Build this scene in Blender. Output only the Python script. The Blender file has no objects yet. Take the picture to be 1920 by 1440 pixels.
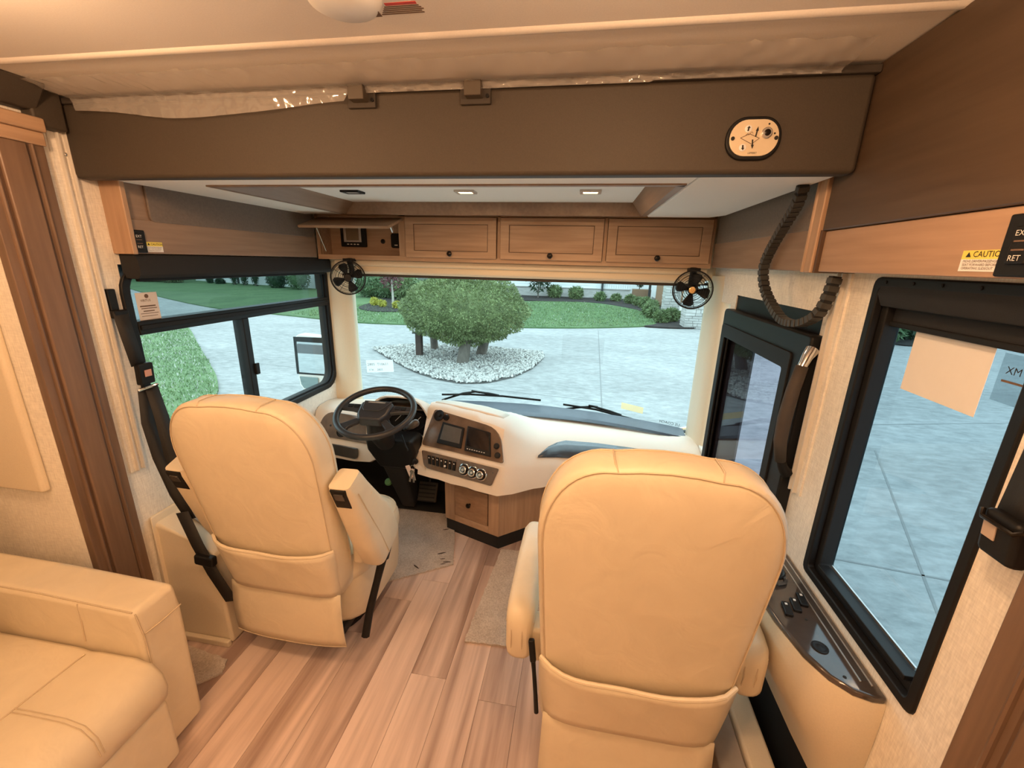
import bpy, bmesh, math, random
from mathutils import Vector, Matrix
random.seed(7)
SC = bpy.context.scene
COL = SC.collection

# ------------------------------------------------------------------ camera, sky, exposure
R = ((0.986182397, 0.068003163, -0.151062404),
     (0.163972115, -0.270729816, 0.948587641),
     (0.023609863, -0.960250455, -0.278139601))
EYE = Vector((0, 0, 1.63))
cam = bpy.data.cameras.new('camera')
cam.sensor_width = 36.0
cam.lens = 14.8827
cam.clip_start = 0.02
cam.clip_end = 300
cobj = bpy.data.objects.new('camera', cam)
COL.objects.link(cobj)
cobj.matrix_world = Matrix(((R[0][0], -R[0][1], -R[0][2], EYE.x),
                            (R[1][0], -R[1][1], -R[1][2], EYE.y),
                            (R[2][0], -R[2][1], -R[2][2], EYE.z),
                            (0, 0, 0, 1)))
SC.camera = cobj
SC.view_settings.view_transform = 'Standard'
SC.view_settings.look = 'None'
SC.view_settings.gamma = 1.0
SC.view_settings.use_curve_mapping = False
SC.view_settings.exposure = 0.0

SKY = (2.25, 2.92, 3.12)      # even, bright overcast sky
LAMP_COL = (1.0, 0.585, 0.31)  # warm interior lamps
world = bpy.data.worlds.new('overcast_sky')
SC.world = world
world.use_nodes = True
bg = world.node_tree.nodes['Background']
bg.inputs[0].default_value = (SKY[0] / 3.12, SKY[1] / 3.12, 1.0, 1)
bg.inputs[1].default_value = 3.12
CEIL_LAMPS = [(-1.10, 0.52, 16), (0.12, 0.42, 17), (-0.50, -0.25, 15), (-1.25, -1.0, 9), (0.2, -1.0, 8)]

# ------------------------------------------------------------------ materials
MATS = {}

def nodes_of(name):
    m = bpy.data.materials.new(name)
    m.use_nodes = True
    nt = m.node_tree
    b = nt.nodes['Principled BSDF']
    return m, nt, b

def add(nt, kind, **kw):
    n = nt.nodes.new(kind)
    for k, v in kw.items():
        if k in n.inputs.keys():
            n.inputs[k].default_value = v
        else:
            setattr(n, k, v)
    return n

def coords(nt, scale=(1, 1, 1), kind='Object'):
    tc = nt.nodes.new('ShaderNodeTexCoord')
    mp = nt.nodes.new('ShaderNodeMapping')
    mp.inputs['Scale'].default_value = scale
    nt.links.new(tc.outputs[kind], mp.inputs['Vector'])
    return mp.outputs['Vector']

def ramp(nt, fac, stops):
    r = nt.nodes.new('ShaderNodeValToRGB')
    while len(r.color_ramp.elements) < len(stops):
        r.color_ramp.elements.new(0.5)
    for e, (p, c) in zip(r.color_ramp.elements, stops):
        e.position = p
        e.color = (c[0], c[1], c[2], 1)
    nt.links.new(fac, r.inputs['Fac'])
    return r.outputs['Color']

def bump(nt, b, height, strength=0.2, dist=0.002):
    n = nt.nodes.new('ShaderNodeBump')
    n.inputs['Strength'].default_value = strength
    n.inputs['Distance'].default_value = dist
    nt.links.new(height, n.inputs['Height'])
    nt.links.new(n.outputs['Normal'], b.inputs['Normal'])

def plain(name, c, rough=0.5, metal=0.0, var=0.06, nscale=30, bstr=0.0, bdist=0.001, coat=0.0, spec=0.5, emit=None, es=0):
    if name in MATS:
        return MATS[name]
    m, nt, b = nodes_of(name)
    v = coords(nt)
    n = add(nt, 'ShaderNodeTexNoise', Scale=nscale, Detail=4.0)
    nt.links.new(v, n.inputs['Vector'])
    lo = [max(0, x * (1 - var)) for x in c]
    hi = [min(1, x * (1 + var)) for x in c]
    nt.links.new(ramp(nt, n.outputs['Fac'], [(0.3, lo), (0.7, hi)]), b.inputs['Base Color'])
    b.inputs['Roughness'].default_value = rough
    b.inputs['Metallic'].default_value = metal
    b.inputs['Specular IOR Level'].default_value = spec
    b.inputs['Coat Weight'].default_value = coat
    b.inputs['Coat Roughness'].default_value = 0.08
    if bstr:
        bump(nt, b, n.outputs['Fac'], bstr, bdist)
    if emit:
        b.inputs['Emission Color'].default_value = (*emit, 1)
        b.inputs['Emission Strength'].default_value = es
    MATS[name] = m
    return m

def wood(name, dark, light, axis='x', rough=0.42, fine=60, coarse=5, rnd=0.0, lohi=(0.30, 0.70), mixf=0.40):
    if name in MATS:
        return MATS[name]
    m, nt, b = nodes_of(name)
    s = {'x': (0.06, 1, 1), 'y': (1, 0.06, 1), 'z': (1, 1, 0.06)}[axis]
    v = coords(nt, s)
    if rnd:
        oi = nt.nodes.new('ShaderNodeObjectInfo')
        cb = nt.nodes.new('ShaderNodeCombineXYZ')
        mu = add(nt, 'ShaderNodeMath', operation='MULTIPLY')
        mu.inputs[1].default_value = 37.0
        nt.links.new(oi.outputs['Random'], mu.inputs[0])
        for k in range(3):
            nt.links.new(mu.outputs[0], cb.inputs[k])
        va = add(nt, 'ShaderNodeVectorMath', operation='ADD')
        nt.links.new(v, va.inputs[0])
        nt.links.new(cb.outputs[0], va.inputs[1])
        v = va.outputs[0]
    n1 = add(nt, 'ShaderNodeTexNoise', Scale=coarse, Detail=5.0, Distortion=0.6)
    n2 = add(nt, 'ShaderNodeTexNoise', Scale=fine, Detail=6.0)
    nt.links.new(v, n1.inputs['Vector'])
    nt.links.new(v, n2.inputs['Vector'])
    mx = add(nt, 'ShaderNodeMix', data_type='FLOAT')
    mx.inputs[0].default_value = mixf
    nt.links.new(n1.outputs['Fac'], mx.inputs[2])
    nt.links.new(n2.outputs['Fac'], mx.inputs[3])
    fac = mx.outputs[0]
    if rnd:
        ad = add(nt, 'ShaderNodeMath', operation='MULTIPLY_ADD')
        ad.inputs[1].default_value = rnd
        ad.inputs[2].default_value = -rnd / 2
        nt.links.new(oi.outputs['Random'], ad.inputs[0])
        ad2 = add(nt, 'ShaderNodeMath', operation='ADD')
        nt.links.new(ad.outputs[0], ad2.inputs[0])
        nt.links.new(fac, ad2.inputs[1])
        fac = ad2.outputs[0]
    mid = [(a + c) / 2 for a, c in zip(dark, light)]
    nt.links.new(ramp(nt, fac, [(lohi[0], dark), (0.5, mid), (lohi[1], light)]), b.inputs['Base Color'])
    b.inputs['Roughness'].default_value = rough
    bump(nt, b, n2.outputs['Fac'], 0.12, 0.001)
    MATS[name] = m
    return m

def weave(name, c, rough=0.85, scale=260, depth=0.35, stretch=(1, 1, 0.12)):
    if name in MATS:
        return MATS[name]
    m, nt, b = nodes_of(name)
    v = coords(nt, stretch)
    n = add(nt, 'ShaderNodeTexNoise', Scale=scale, Detail=3.0)
    nt.links.new(v, n.inputs['Vector'])
    v2 = coords(nt, (0.15, 0.15, 1))
    n2 = add(nt, 'ShaderNodeTexNoise', Scale=scale, Detail=3.0)
    nt.links.new(v2, n2.inputs['Vector'])
    mx = add(nt, 'ShaderNodeMix', data_type='FLOAT')
    mx.inputs[0].default_value = 0.4
    nt.links.new(n.outputs['Fac'], mx.inputs[2])
    nt.links.new(n2.outputs['Fac'], mx.inputs[3])
    nt.links.new(ramp(nt, mx.outputs[0], [(0.3, [x * 0.80 for x in c]), (0.7, [min(1, x * 1.12) for x in c])]), b.inputs['Base Color'])
    b.inputs['Roughness'].default_value = rough
    bump(nt, b, mx.outputs[0], depth, 0.001)
    MATS[name] = m
    return m

def speckle(name, stops, scale=40, scale2=5, rough=0.9, bstr=0.4, bdist=0.01, mixf=0.45, stretch=(1, 1, 1)):
    if name in MATS:
        return MATS[name]
    m, nt, b = nodes_of(name)
    v = coords(nt, stretch)
    n = add(nt, 'ShaderNodeTexNoise', Scale=scale, Detail=6.0, Roughness=0.7)
    n2 = add(nt, 'ShaderNodeTexNoise', Scale=scale2, Detail=3.0)
    nt.links.new(v, n.inputs['Vector'])
    nt.links.new(v, n2.inputs['Vector'])
    mx = add(nt, 'ShaderNodeMix', data_type='FLOAT')
    mx.inputs[0].default_value = mixf
    nt.links.new(n.outputs['Fac'], mx.inputs[2])
    nt.links.new(n2.outputs['Fac'], mx.inputs[3])
    nt.links.new(ramp(nt, mx.outputs[0], stops), b.inputs['Base Color'])
    b.inputs['Roughness'].default_value = rough
    bump(nt, b, n.outputs['Fac'], bstr, bdist)
    MATS[name] = m
    return m

def pane(name, tint, refl=0.06, rough=0.0, milk=0.0, milkcol=(0.92, 0.88, 0.84), trans=False):
    if name in MATS:
        return MATS[name]
    m = bpy.data.materials.new(name)
    m.use_nodes = True
    nt = m.node_tree
    nt.nodes.remove(nt.nodes['Principled BSDF'])
    out = nt.nodes['Material Output']
    t = add(nt, 'ShaderNodeBsdfTransparent')
    v = coords(nt)
    n = add(nt, 'ShaderNodeTexNoise', Scale=1.5)
    nt.links.new(v, n.inputs['Vector'])
    nt.links.new(ramp(nt, n.outputs['Fac'], [(0.3, [x * 0.985 for x in tint]), (0.7, tint)]), t.inputs['Color'])
    g = add(nt, 'ShaderNodeBsdfGlossy', Roughness=rough)
    ge = nt.nodes.new('ShaderNodeNewGeometry')
    dt = add(nt, 'ShaderNodeVectorMath', operation='DOT_PRODUCT')
    nt.links.new(ge.outputs['Normal'], dt.inputs[0])
    nt.links.new(ge.outputs['Incoming'], dt.inputs[1])
    ab = add(nt, 'ShaderNodeMath', operation='ABSOLUTE')
    nt.links.new(dt.outputs['Value'], ab.inputs[0])
    om = add(nt, 'ShaderNodeMath', operation='SUBTRACT')
    om.inputs[0].default_value = 1.0
    nt.links.new(ab.outputs[0], om.inputs[1])
    pw = add(nt, 'ShaderNodeMath', operation='POWER')
    pw.inputs[1].default_value = 5.0
    nt.links.new(om.outputs[0], pw.inputs[0])
    mu = add(nt, 'ShaderNodeMath', operation='MULTIPLY_ADD')
    mu.inputs[1].default_value = 0.55
    mu.inputs[2].default_value = refl / 2
    nt.links.new(pw.outputs[0], mu.inputs[0])
    mx = add(nt, 'ShaderNodeMixShader')
    nt.links.new(mu.outputs[0], mx.inputs[0])
    nt.links.new(t.outputs[0], mx.inputs[1])
    nt.links.new(g.outputs[0], mx.inputs[2])
    last = mx.outputs[0]
    if milk:
        df = add(nt, 'ShaderNodeBsdfTranslucent' if trans else 'ShaderNodeBsdfDiffuse', Color=(*milkcol, 1))
        m2 = add(nt, 'ShaderNodeMixShader')
        m2.inputs[0].default_value = milk
        nt.links.new(last, m2.inputs[1])
        nt.links.new(df.outputs[0], m2.inputs[2])
        last = m2.outputs[0]
    nt.links.new(last, out.inputs['Surface'])
    MATS[name] = m
    return m

def leather(name, c):
    m, nt, b = nodes_of(name)
    v = coords(nt)
    n1 = add(nt, 'ShaderNodeTexNoise', Scale=260.0, Detail=4.0)
    n2 = add(nt, 'ShaderNodeTexNoise', Scale=9.0, Detail=3.0, Distortion=1.2)
    nt.links.new(v, n1.inputs['Vector'])
    nt.links.new(v, n2.inputs['Vector'])
    nt.links.new(ramp(nt, n2.outputs['Fac'], [(0.3, [x * 0.96 for x in c]), (0.7, [x * 1.03 for x in c])]), b.inputs['Base Color'])
    b.inputs['Roughness'].default_value = 0.42
    b1 = add(nt, 'ShaderNodeBump', Strength=0.16, Distance=0.0008)
    nt.links.new(n1.outputs['Fac'], b1.inputs['Height'])
    b2 = add(nt, 'ShaderNodeBump', Strength=0.35, Distance=0.010)
    nt.links.new(n2.outputs['Fac'], b2.inputs['Height'])
    nt.links.new(b1.outputs['Normal'], b2.inputs['Normal'])
    nt.links.new(b2.outputs['Normal'], b.inputs['Normal'])
    MATS[name] = m
    return m
M_leather = leather('cream_leather', (0.80, 0.70, 0.53))
M_seam = plain('cream_thread', (0.64, 0.53, 0.38), 0.6)
M_ceiling = plain('ceiling_vinyl', (0.84, 0.79, 0.73), 0.75, var=0.03, nscale=300, bstr=0.12)
M_bunkwhite = plain('white_headliner', (0.92, 0.91, 0.89), 0.8, var=0.02, nscale=300, bstr=0.15)
M_vinyl = plain('brown_vinyl', (0.056, 0.043, 0.031), 0.62, var=0.08, nscale=350, bstr=0.3)
M_vinyl2 = plain('brown_side_vinyl', (0.17, 0.135, 0.112), 0.6, var=0.10, nscale=120, bstr=0.2)
M_vinyl_dark = plain('dark_brown_trim', (0.05, 0.04, 0.032), 0.7)
M_wall = weave('linen_wallpaper', (0.90, 0.85, 0.77))
M_woodx = wood('maple_cabinet_x', (0.33, 0.205, 0.13), (0.62, 0.42, 0.275), 'x')
M_woody = wood('maple_cabinet_y', (0.30, 0.185, 0.115), (0.58, 0.385, 0.25), 'y')
M_woodz = wood('maple_cabinet_z', (0.30, 0.185, 0.115), (0.58, 0.385, 0.25), 'z')
M_woodval = wood('valance_maple_y', (0.20, 0.135, 0.098), (0.36, 0.25, 0.18), 'y')
M_woodband = wood('fascia_maple_y', (0.34, 0.21, 0.135), (0.54, 0.355, 0.235), 'y', coarse=3)
M_woodzdark = wood('stained_pilaster', (0.105, 0.064, 0.042), (0.25, 0.158, 0.105), 'z', rough=0.38)
M_glaze = plain('dark_glaze_line', (0.10, 0.055, 0.032), 0.6)
M_plank = wood('vinyl_plank', (0.36, 0.245, 0.20), (0.84, 0.66, 0.575), 'y', rough=0.40, fine=46, coarse=8.5, rnd=0.20, lohi=(0.36, 0.64), mixf=0.24)
M_grout = plain('plank_joint', (0.10, 0.065, 0.045), 0.8)
M_carpet = speckle('tan_carpet', [(0.3, (0.42, 0.34, 0.28)), (0.7, (0.88, 0.79, 0.71))], 150, 12, 0.95, 0.9, 0.006, 0.25)
M_carpet_dirt = plain('dirt_mark', (0.09, 0.065, 0.05), 0.95)
M_black = plain('black_plastic', (0.010, 0.010, 0.011), 0.45, var=0.1, nscale=200, bstr=0.08, spec=0.25)
M_blackmatte = plain('matte_black', (0.010, 0.010, 0.011), 0.75, var=0.1)
M_shade = plain('black_shade_cloth', (0.013, 0.013, 0.015), 0.8, var=0.15, nscale=400, bstr=0.2)
M_rubber = plain('rubber', (0.012, 0.012, 0.013), 0.6, spec=0.25)
M_belt = weave('belt_webbing', (0.018, 0.017, 0.017), 0.7, 500, 0.4)
M_chrome = plain('chrome', (0.82, 0.82, 0.82), 0.12, 1.0, var=0.02)
M_alu = plain('satin_aluminium', (0.62, 0.60, 0.58), 0.35, 0.9, var=0.03)
M_white = plain('white_plastic', (0.80, 0.79, 0.76), 0.4, var=0.02)
M_rail = plain('ivory_rail', (0.72, 0.68, 0.62), 0.4, var=0.03)
M_beige = plain('beige_moulding', (0.78, 0.68, 0.52), 0.48, var=0.03, nscale=250, bstr=0.12)
M_dash = plain('cream_dash', (0.84, 0.745, 0.64), 0.42, var=0.02, nscale=250, bstr=0.1)
M_gloss = plain('glossy_walnut_panel', (0.14, 0.095, 0.068), 0.12, var=0.25, nscale=14, coat=0.6)
M_console = plain('dark_console_gloss', (0.062, 0.049, 0.043), 0.08, var=0.2, nscale=14, coat=0.7)
M_chain = plain('chain_plastic', (0.045, 0.043, 0.040), 0.55)
M_smoke = plain('smoked_gloss', (0.055, 0.05, 0.048), 0.10, var=0.1, coat=0.5)
M_cowl = plain('dark_cowl', (0.050, 0.070, 0.105), 0.42, var=0.1)  # black strip; blue of the reflected sky is put into its base colour
M_inset = plain('dark_inset', (0.055, 0.075, 0.105), 0.25, var=0.1, coat=0.3)
M_screen = plain('screen_off', (0.012, 0.012, 0.014), 0.06, coat=0.5)
M_screen2 = plain('screen_grey', (0.10, 0.10, 0.10), 0.10, coat=0.5)
M_wheel = plain('steering_rubber', (0.028, 0.028, 0.032), 0.38, var=0.08, nscale=200, bstr=0.15)
M_wheelhub = plain('steering_hub', (0.032, 0.034, 0.042), 0.30, var=0.06)
M_knob = plain('bronze_knob', (0.020, 0.016, 0.014), 0.25, 0.6)
M_brass = plain('brass_badge', (0.75, 0.52, 0.25), 0.25, 1.0)
M_red = plain('red_button', (0.62, 0.05, 0.03), 0.35)
M_paper = plain('plain_paper', (0.88, 0.85, 0.82), 0.8, var=0.01)
M_stk_pink = plain('pink_leaflet', (0.80, 0.62, 0.54), 0.75, var=0.03)
M_stk_white = plain('white_label', (0.85, 0.85, 0.83), 0.7, var=0.01)
M_stk_yellow = plain('yellow_label', (0.86, 0.72, 0.14), 0.6, var=0.02)
M_stk_orange = plain('orange_label', (0.80, 0.50, 0.22), 0.7, var=0.05)
M_stk_clear = pane('clear_sticker', (0.80, 0.82, 0.83), 0.05, 0.3)
M_ink = plain('black_ink', (0.015, 0.014, 0.013), 0.7)
M_inkbrown = plain('brown_ink', (0.16, 0.10, 0.07), 0.8)
M_inkwhite = plain('white_print', (0.75, 0.73, 0.70), 0.6)
M_plate = plain('champagne_plate', (0.80, 0.68, 0.50), 0.35, 0.25, var=0.02)
M_glass = pane('window_glass', (0.93, 0.965, 0.96), 0.03)
M_glass_ws = pane('windshield_glass', (0.88, 0.96, 0.955), 0.03)
M_glass_tint = pane('tinted_glass', (0.64, 0.70, 0.70), 0.05)
M_glass_right = pane('grey_tint_glass', (0.70, 0.765, 0.79), 0.05)
M_glass_door = pane('door_tint_glass', (0.68, 0.68, 0.74), 0.06)
M_film = pane('clear_film', (0.96, 0.95, 0.94), 0.18, 0.09, 0.24)
M_mirror = plain('mirror_glass', (0.78, 0.85, 0.86), 0.02, 1.0, var=0.01)
M_lens = plain('lamp_lens', (0.9, 0.8, 0.6), 0.4, emit=(1.0, 0.62, 0.28), es=22)
M_lens_off = plain('lamp_lens_off', (0.55, 0.50, 0.46), 0.4)

# ------------------------------------------------------------------ mesh helpers
class MB:
    def __init__(self):
        self.v = []
        self.f = []
    def _add(self, vs, fs):
        o = len(self.v)
        self.v += [tuple(p) for p in vs]
        self.f += [tuple(i + o for i in f) for f in fs]
        return self
    def box(self, x0, x1, y0, y1, z0, z1):
        return self._add([(x0, y0, z0), (x1, y0, z0), (x1, y1, z0), (x0, y1, z0), (x0, y0, z1), (x1, y0, z1), (x1, y1, z1), (x0, y1, z1)],
                         [(3, 2, 1, 0), (4, 5, 6, 7), (0, 1, 5, 4), (1, 2, 6, 5), (2, 3, 7, 6), (3, 0, 4, 7)])
    def obox(self, c, ax, ay, az, sx, sy, sz):
        c = Vector(c); ax = Vector(ax).normalized() * sx / 2; ay = Vector(ay).normalized() * sy / 2; az = Vector(az).normalized() * sz / 2
        P = [c + ax * a + ay * b + az * d for d in (-1, 1) for (a, b) in ((-1, -1), (1, -1), (1, 1), (-1, 1))]
        return self._add(P, [(3, 2, 1, 0), (4, 5, 6, 7), (0, 1, 5, 4), (1, 2, 6, 5), (2, 3, 7, 6), (3, 0, 4, 7)])
    def prism(self, loop, vec):
        n = len(loop); vec = Vector(vec)
        a = [Vector(p) for p in loop]; b = [p + vec for p in a]
        return self._add(a + b, [tuple(reversed(range(n))), tuple(range(n, 2 * n))] + [(i, (i + 1) % n, n + (i + 1) % n, n + i) for i in range(n)])
    def frame(self, outer, inner, vec):
        # ring between two loops of equal count, extruded by vec
        n = len(outer); vec = Vector(vec)
        a = [Vector(p) for p in outer]; b = [Vector(p) for p in inner]
        c = [p + vec for p in a]; d = [p + vec for p in b]
        fs = []
        for i in range(n):
            j = (i + 1) % n
            fs += [(i, j, n + j, n + i), (2 * n + i, 3 * n + i, 3 * n + j, 2 * n + j), (i, 2 * n + i, 2 * n + j, j), (n + i, n + j, 3 * n + j, 3 * n + i)]
        return self._add(a + b + c + d, fs)
    def tube(self, pts, r, n=8, closed=False, caps=True):
        P = [Vector(p) for p in pts]; m = len(P)
        rr = r if isinstance(r, (list, tuple)) else [r] * m
        rings = []; up = None
        for i in range(m):
            if closed:
                t = P[(i + 1) % m] - P[i - 1]
            else:
                t = P[min(i + 1, m - 1)] - P[max(i - 1, 0)]
            t.normalize()
            if up is None:
                up = Vector((0, 0, 1)) if abs(t.z) < 0.9 else Vector((1, 0, 0))
            u = (up - t * up.dot(t)).normalized(); w = t.cross(u); up = u
            rings.append([P[i] + (u * math.cos(2 * math.pi * k / n) + w * math.sin(2 * math.pi * k / n)) * rr[i] for k in range(n)])
        vs = [p for ring in rings for p in ring]
        fs = []
        for i in range(m if closed else m - 1):
            a = i * n; b = ((i + 1) % m) * n
            for k in range(n):
                fs.append((a + k, a + (k + 1) % n, b + (k + 1) % n, b + k))
        if not closed and caps:
            fs += [tuple(reversed(range(n))), tuple(range((m - 1) * n, m * n))]
        return self._add(vs, fs)
    def lathe(self, prof, o=(0, 0, 0), axis=(0, 0, 1), n=24):
        o = Vector(o); a = Vector(axis).normalized()
        u = a.orthogonal().normalized(); w = a.cross(u)
        vs = []; m = len(prof)
        for (r, h) in prof:
            for k in range(n):
                t = 2 * math.pi * k / n
                vs.append(o + a * h + (u * math.cos(t) + w * math.sin(t)) * max(r, 1e-5))
        fs = []
        for i in range(m - 1):
            for k in range(n):
                fs.append((i * n + k, i * n + (k + 1) % n, (i + 1) * n + (k + 1) % n, (i + 1) * n + k))
        fs += [tuple(reversed(range(n))), tuple(range((m - 1) * n, m * n))]
        return self._add(vs, fs)
    def grid(self, rows, closed_v=False):
        m = len(rows); n = len(rows[0])
        vs = [p for r in rows for p in r]; fs = []
        for i in range(m - 1):
            for j in range(n if closed_v else n - 1):
                k = (j + 1) % n
                fs.append((i * n + j, i * n + k, (i + 1) * n + k, (i + 1) * n + j))
        return self._add(vs, fs)
    def rings(self, rows, cap=True):
        n = len(rows[0]); m = len(rows)
        o = len(self.v)
        self.grid(rows, True)
        if cap:
            self.f += [tuple(o + i for i in reversed(range(n))), tuple(o + (m - 1) * n + i for i in range(n))]
        return self
    def quad(self, *p):
        return self._add(p, [tuple(range(len(p)))])

ORG = {}

def set_tags(o, label=None, cat=None, group=None, kind=None):
    if label: o['label'] = label
    if cat: o['category'] = cat
    if group: o['group'] = group
    if kind: o['kind'] = kind
    return o

def thing(name, label, cat, loc=(0, 0, 0), group=None, rz=0.0, kind=None):
    o = bpy.data.objects.new(name, None)
    o.empty_display_size = 0.05
    COL.objects.link(o)
    o.location = loc
    o.rotation_euler = (0, 0, rz)
    ORG[o.name] = Vector(loc)
    if kind == 'structure':
        o['kind'] = kind
        if label: o['label'] = label
        return o
    return set_tags(o, label, cat, group, kind)

def finish(me, smooth):
    me.update()
    if smooth:
        me.polygons.foreach_set('use_smooth', [True] * len(me.polygons))
        if smooth < 179:
            me.set_sharp_from_angle(angle=math.radians(smooth))

def mk(name, mb, mat, parent=None, label=None, cat=None, group=None, kind=None, smooth=40, bevel=0, seg=2, local=False, subsurf=0, fixn=True):
    vs = mb.v
    loc = Vector((0, 0, 0))
    if parent is not None:
        if not local:
            o0 = ORG[parent.name]
            vs = [(p[0] - o0.x, p[1] - o0.y, p[2] - o0.z) for p in vs]
    elif not local:
        xs = [p[0] for p in vs]; ys = [p[1] for p in vs]; zs = [p[2] for p in vs]
        loc = Vector(((min(xs) + max(xs)) / 2, (min(ys) + max(ys)) / 2, min(zs)))
        vs = [(p[0] - loc.x, p[1] - loc.y, p[2] - loc.z) for p in vs]
    me = bpy.data.meshes.new(name)
    me.from_pydata(vs, [], mb.f)
    if fixn:
        bm = bmesh.new(); bm.from_mesh(me)
        bmesh.ops.recalc_face_normals(bm, faces=bm.faces)
        bm.to_mesh(me); bm.free()
    me.materials.append(mat)
    finish(me, 180 if (bevel or subsurf) else smooth)
    o = bpy.data.objects.new(name, me)
    COL.objects.link(o)
    o.location = loc
    ORG[o.name] = ORG[parent.name] if parent is not None else loc
    if parent is not None:
        o.parent = parent
    if bevel:
        b = o.modifiers.new('bevel', 'BEVEL')
        b.width = bevel; b.segments = seg; b.limit_method = 'ANGLE'; b.angle_limit = math.radians(38)
        b.harden_normals = True
        b.use_clamp_overlap = True
    if subsurf:
        s = o.modifiers.new('subsurf', 'SUBSURF')
        s.levels = subsurf; s.render_levels = subsurf
    return set_tags(o, label, cat, group, kind)

def rrect(cx, cy, w, h, r, n=5):
    # rounded rectangle loop in 2D, counter-clockwise
    out = []
    for (sx, sy, a0) in ((1, -1, -90), (1, 1, 0), (-1, 1, 90), (-1, -1, 180)):
        for k in range(n + 1):
            a = math.radians(a0 + 90 * k / n)
            out.append((cx + sx * (w / 2 - r) + r * math.cos(a), cy + sy * (h / 2 - r) + r * math.sin(a)))
    return out

def text(name, body, size, o, xd, yd, mat, parent, align='LEFT', local=False, off=0.0006):
    cu = bpy.data.curves.new('t', 'FONT')
    cu.body = body; cu.size = size; cu.align_x = align; cu.resolution_u = 2
    ob = bpy.data.objects.new('t', cu)
    COL.objects.link(ob)
    dg = bpy.context.evaluated_depsgraph_get()
    me0 = bpy.data.meshes.new_from_object(ob.evaluated_get(dg))
    bpy.data.objects.remove(ob)
    xd = Vector(xd).normalized(); yd = Vector(yd).normalized(); nd = xd.cross(yd)
    oo = Vector(o)
    mb = MB()
    mb.v = [tuple(oo + xd * v.co.x + yd * v.co.y + nd * off) for v in me0.vertices]
    mb.f = [tuple(p.vertices) for p in me0.polygons]
    bpy.data.meshes.remove(me0)
    return mk(name, mb, mat, parent, local=local, smooth=0, fixn=False)

def arc(c, r, a0, a1, n, plane='xz'):
    out = []
    for k in range(n + 1):
        a = math.radians(a0 + (a1 - a0) * k / n)
        p = (r * math.cos(a), r * math.sin(a))
        out.append({'xz': (c[0] + p[0], c[1], c[2] + p[1]), 'yz': (c[0], c[1] + p[0], c[2] + p[1]), 'xy': (c[0] + p[0], c[1] + p[1], c[2])}[plane])
    return out

# ================================================================== THE SETTING
def struct(name, mb, mat, parent=None, **kw):
    o = mk(name, mb, mat, parent, **kw)
    if parent is None:
        o['kind'] = 'structure'
    return o

# floor: sub-floor with single vinyl planks
floor = struct('floor', MB().box(-2.5, 0.73, -3.0, 2.7, -0.06, -0.004), M_grout)
PW = 0.148
rows = []
for k in range(-14, 8):
    x0 = -0.441 + PW * k
    x1 = x0 + PW
    if x1 < -2.4 or x0 > 0.73:
        continue
    x1 = min(x1, 0.728)
    j0 = {-1: 1.258, 0: 0.72, 1: 1.20, -2: 0.55, -3: 1.62, -4: 0.18}.get(k, random.uniform(0.2, 1.4))
    ys = [j0 + 1.22 * i for i in range(-4, 3)]
    for a, b in zip(ys[:-1], ys[1:]):
        a = max(a, -2.98); b = min(b, 2.68)
        if b - a > 0.05:
            rows.append((x0, x1, a, b))
plank_cache = {}
for (x0, x1, a, b) in rows:
    key = (round(x1 - x0, 4), round(b - a, 4))
    cx, cy = (x0 + x1) / 2, (a + b) / 2
    if key in plank_cache:
        o = bpy.data.objects.new('plank', plank_cache[key])
        COL.objects.link(o); o.parent = floor
        o.location = Vector((cx, cy, 0)) - ORG[floor.name]
    else:
        w, h = (x1 - x0) / 2 - 0.0006, (b - a) / 2 - 0.0006
        o = mk('plank', MB().box(-w, w, -h, h, -0.006, 0), M_plank, floor, local=True, smooth=0)
        o.location = Vector((cx, cy, 0)) - ORG[floor.name]
        plank_cache[key] = o.data

# ceiling with its moulded batten
ceil = struct('ceiling', MB().box(-1.76, 0.79, -3.0, 2.85, 2.10, 2.14), M_ceiling)
mb = MB()
mb.prism([(-1.70, 1.040, 2.101), (-1.70, 1.046, 2.096), (-1.70, 1.056, 2.0935), (-1.70, 1.066, 2.096), (-1.70, 1.073, 2.101)], (2.38, 0, 0))
mk('batten', mb, M_ceiling, ceil)

# left wall with the driver window opening
mb = MB()
mb.box(-1.76, -1.70, 1.20, 1.36, 0, 2.10)
mb.box(-1.76, -1.70, 1.36, 2.66, 0, 0.77)
mb.box(-1.76, -1.70, 1.36, 2.66, 1.585, 2.10)
mb.box(-1.76, -1.70, 2.66, 2.80, 0, 2.10)
mb.box(-1.76, -1.70, -3.0, 1.20, 2.00, 2.10)
mb.box(-1.76, -1.70, -3.0, -1.6, 0, 2.0)
struct('wall_left', mb, M_wall, smooth=0)
# slide-out room behind the casing
mb = MB()
mb.box(-2.5, -1.70, 1.035, 1.09, 0, 2.0)
mb.box(-2.5, -1.70, -1.65, -1.6, 0, 2.0)
mb.box(-2.56, -2.5, -1.65, 1.09, 0, 2.04)
mb.box(-2.5, -1.70, -1.65, 1.09, 2.0, 2.04)
struct('wall_slideout', mb, M_wall, smooth=0)

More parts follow.
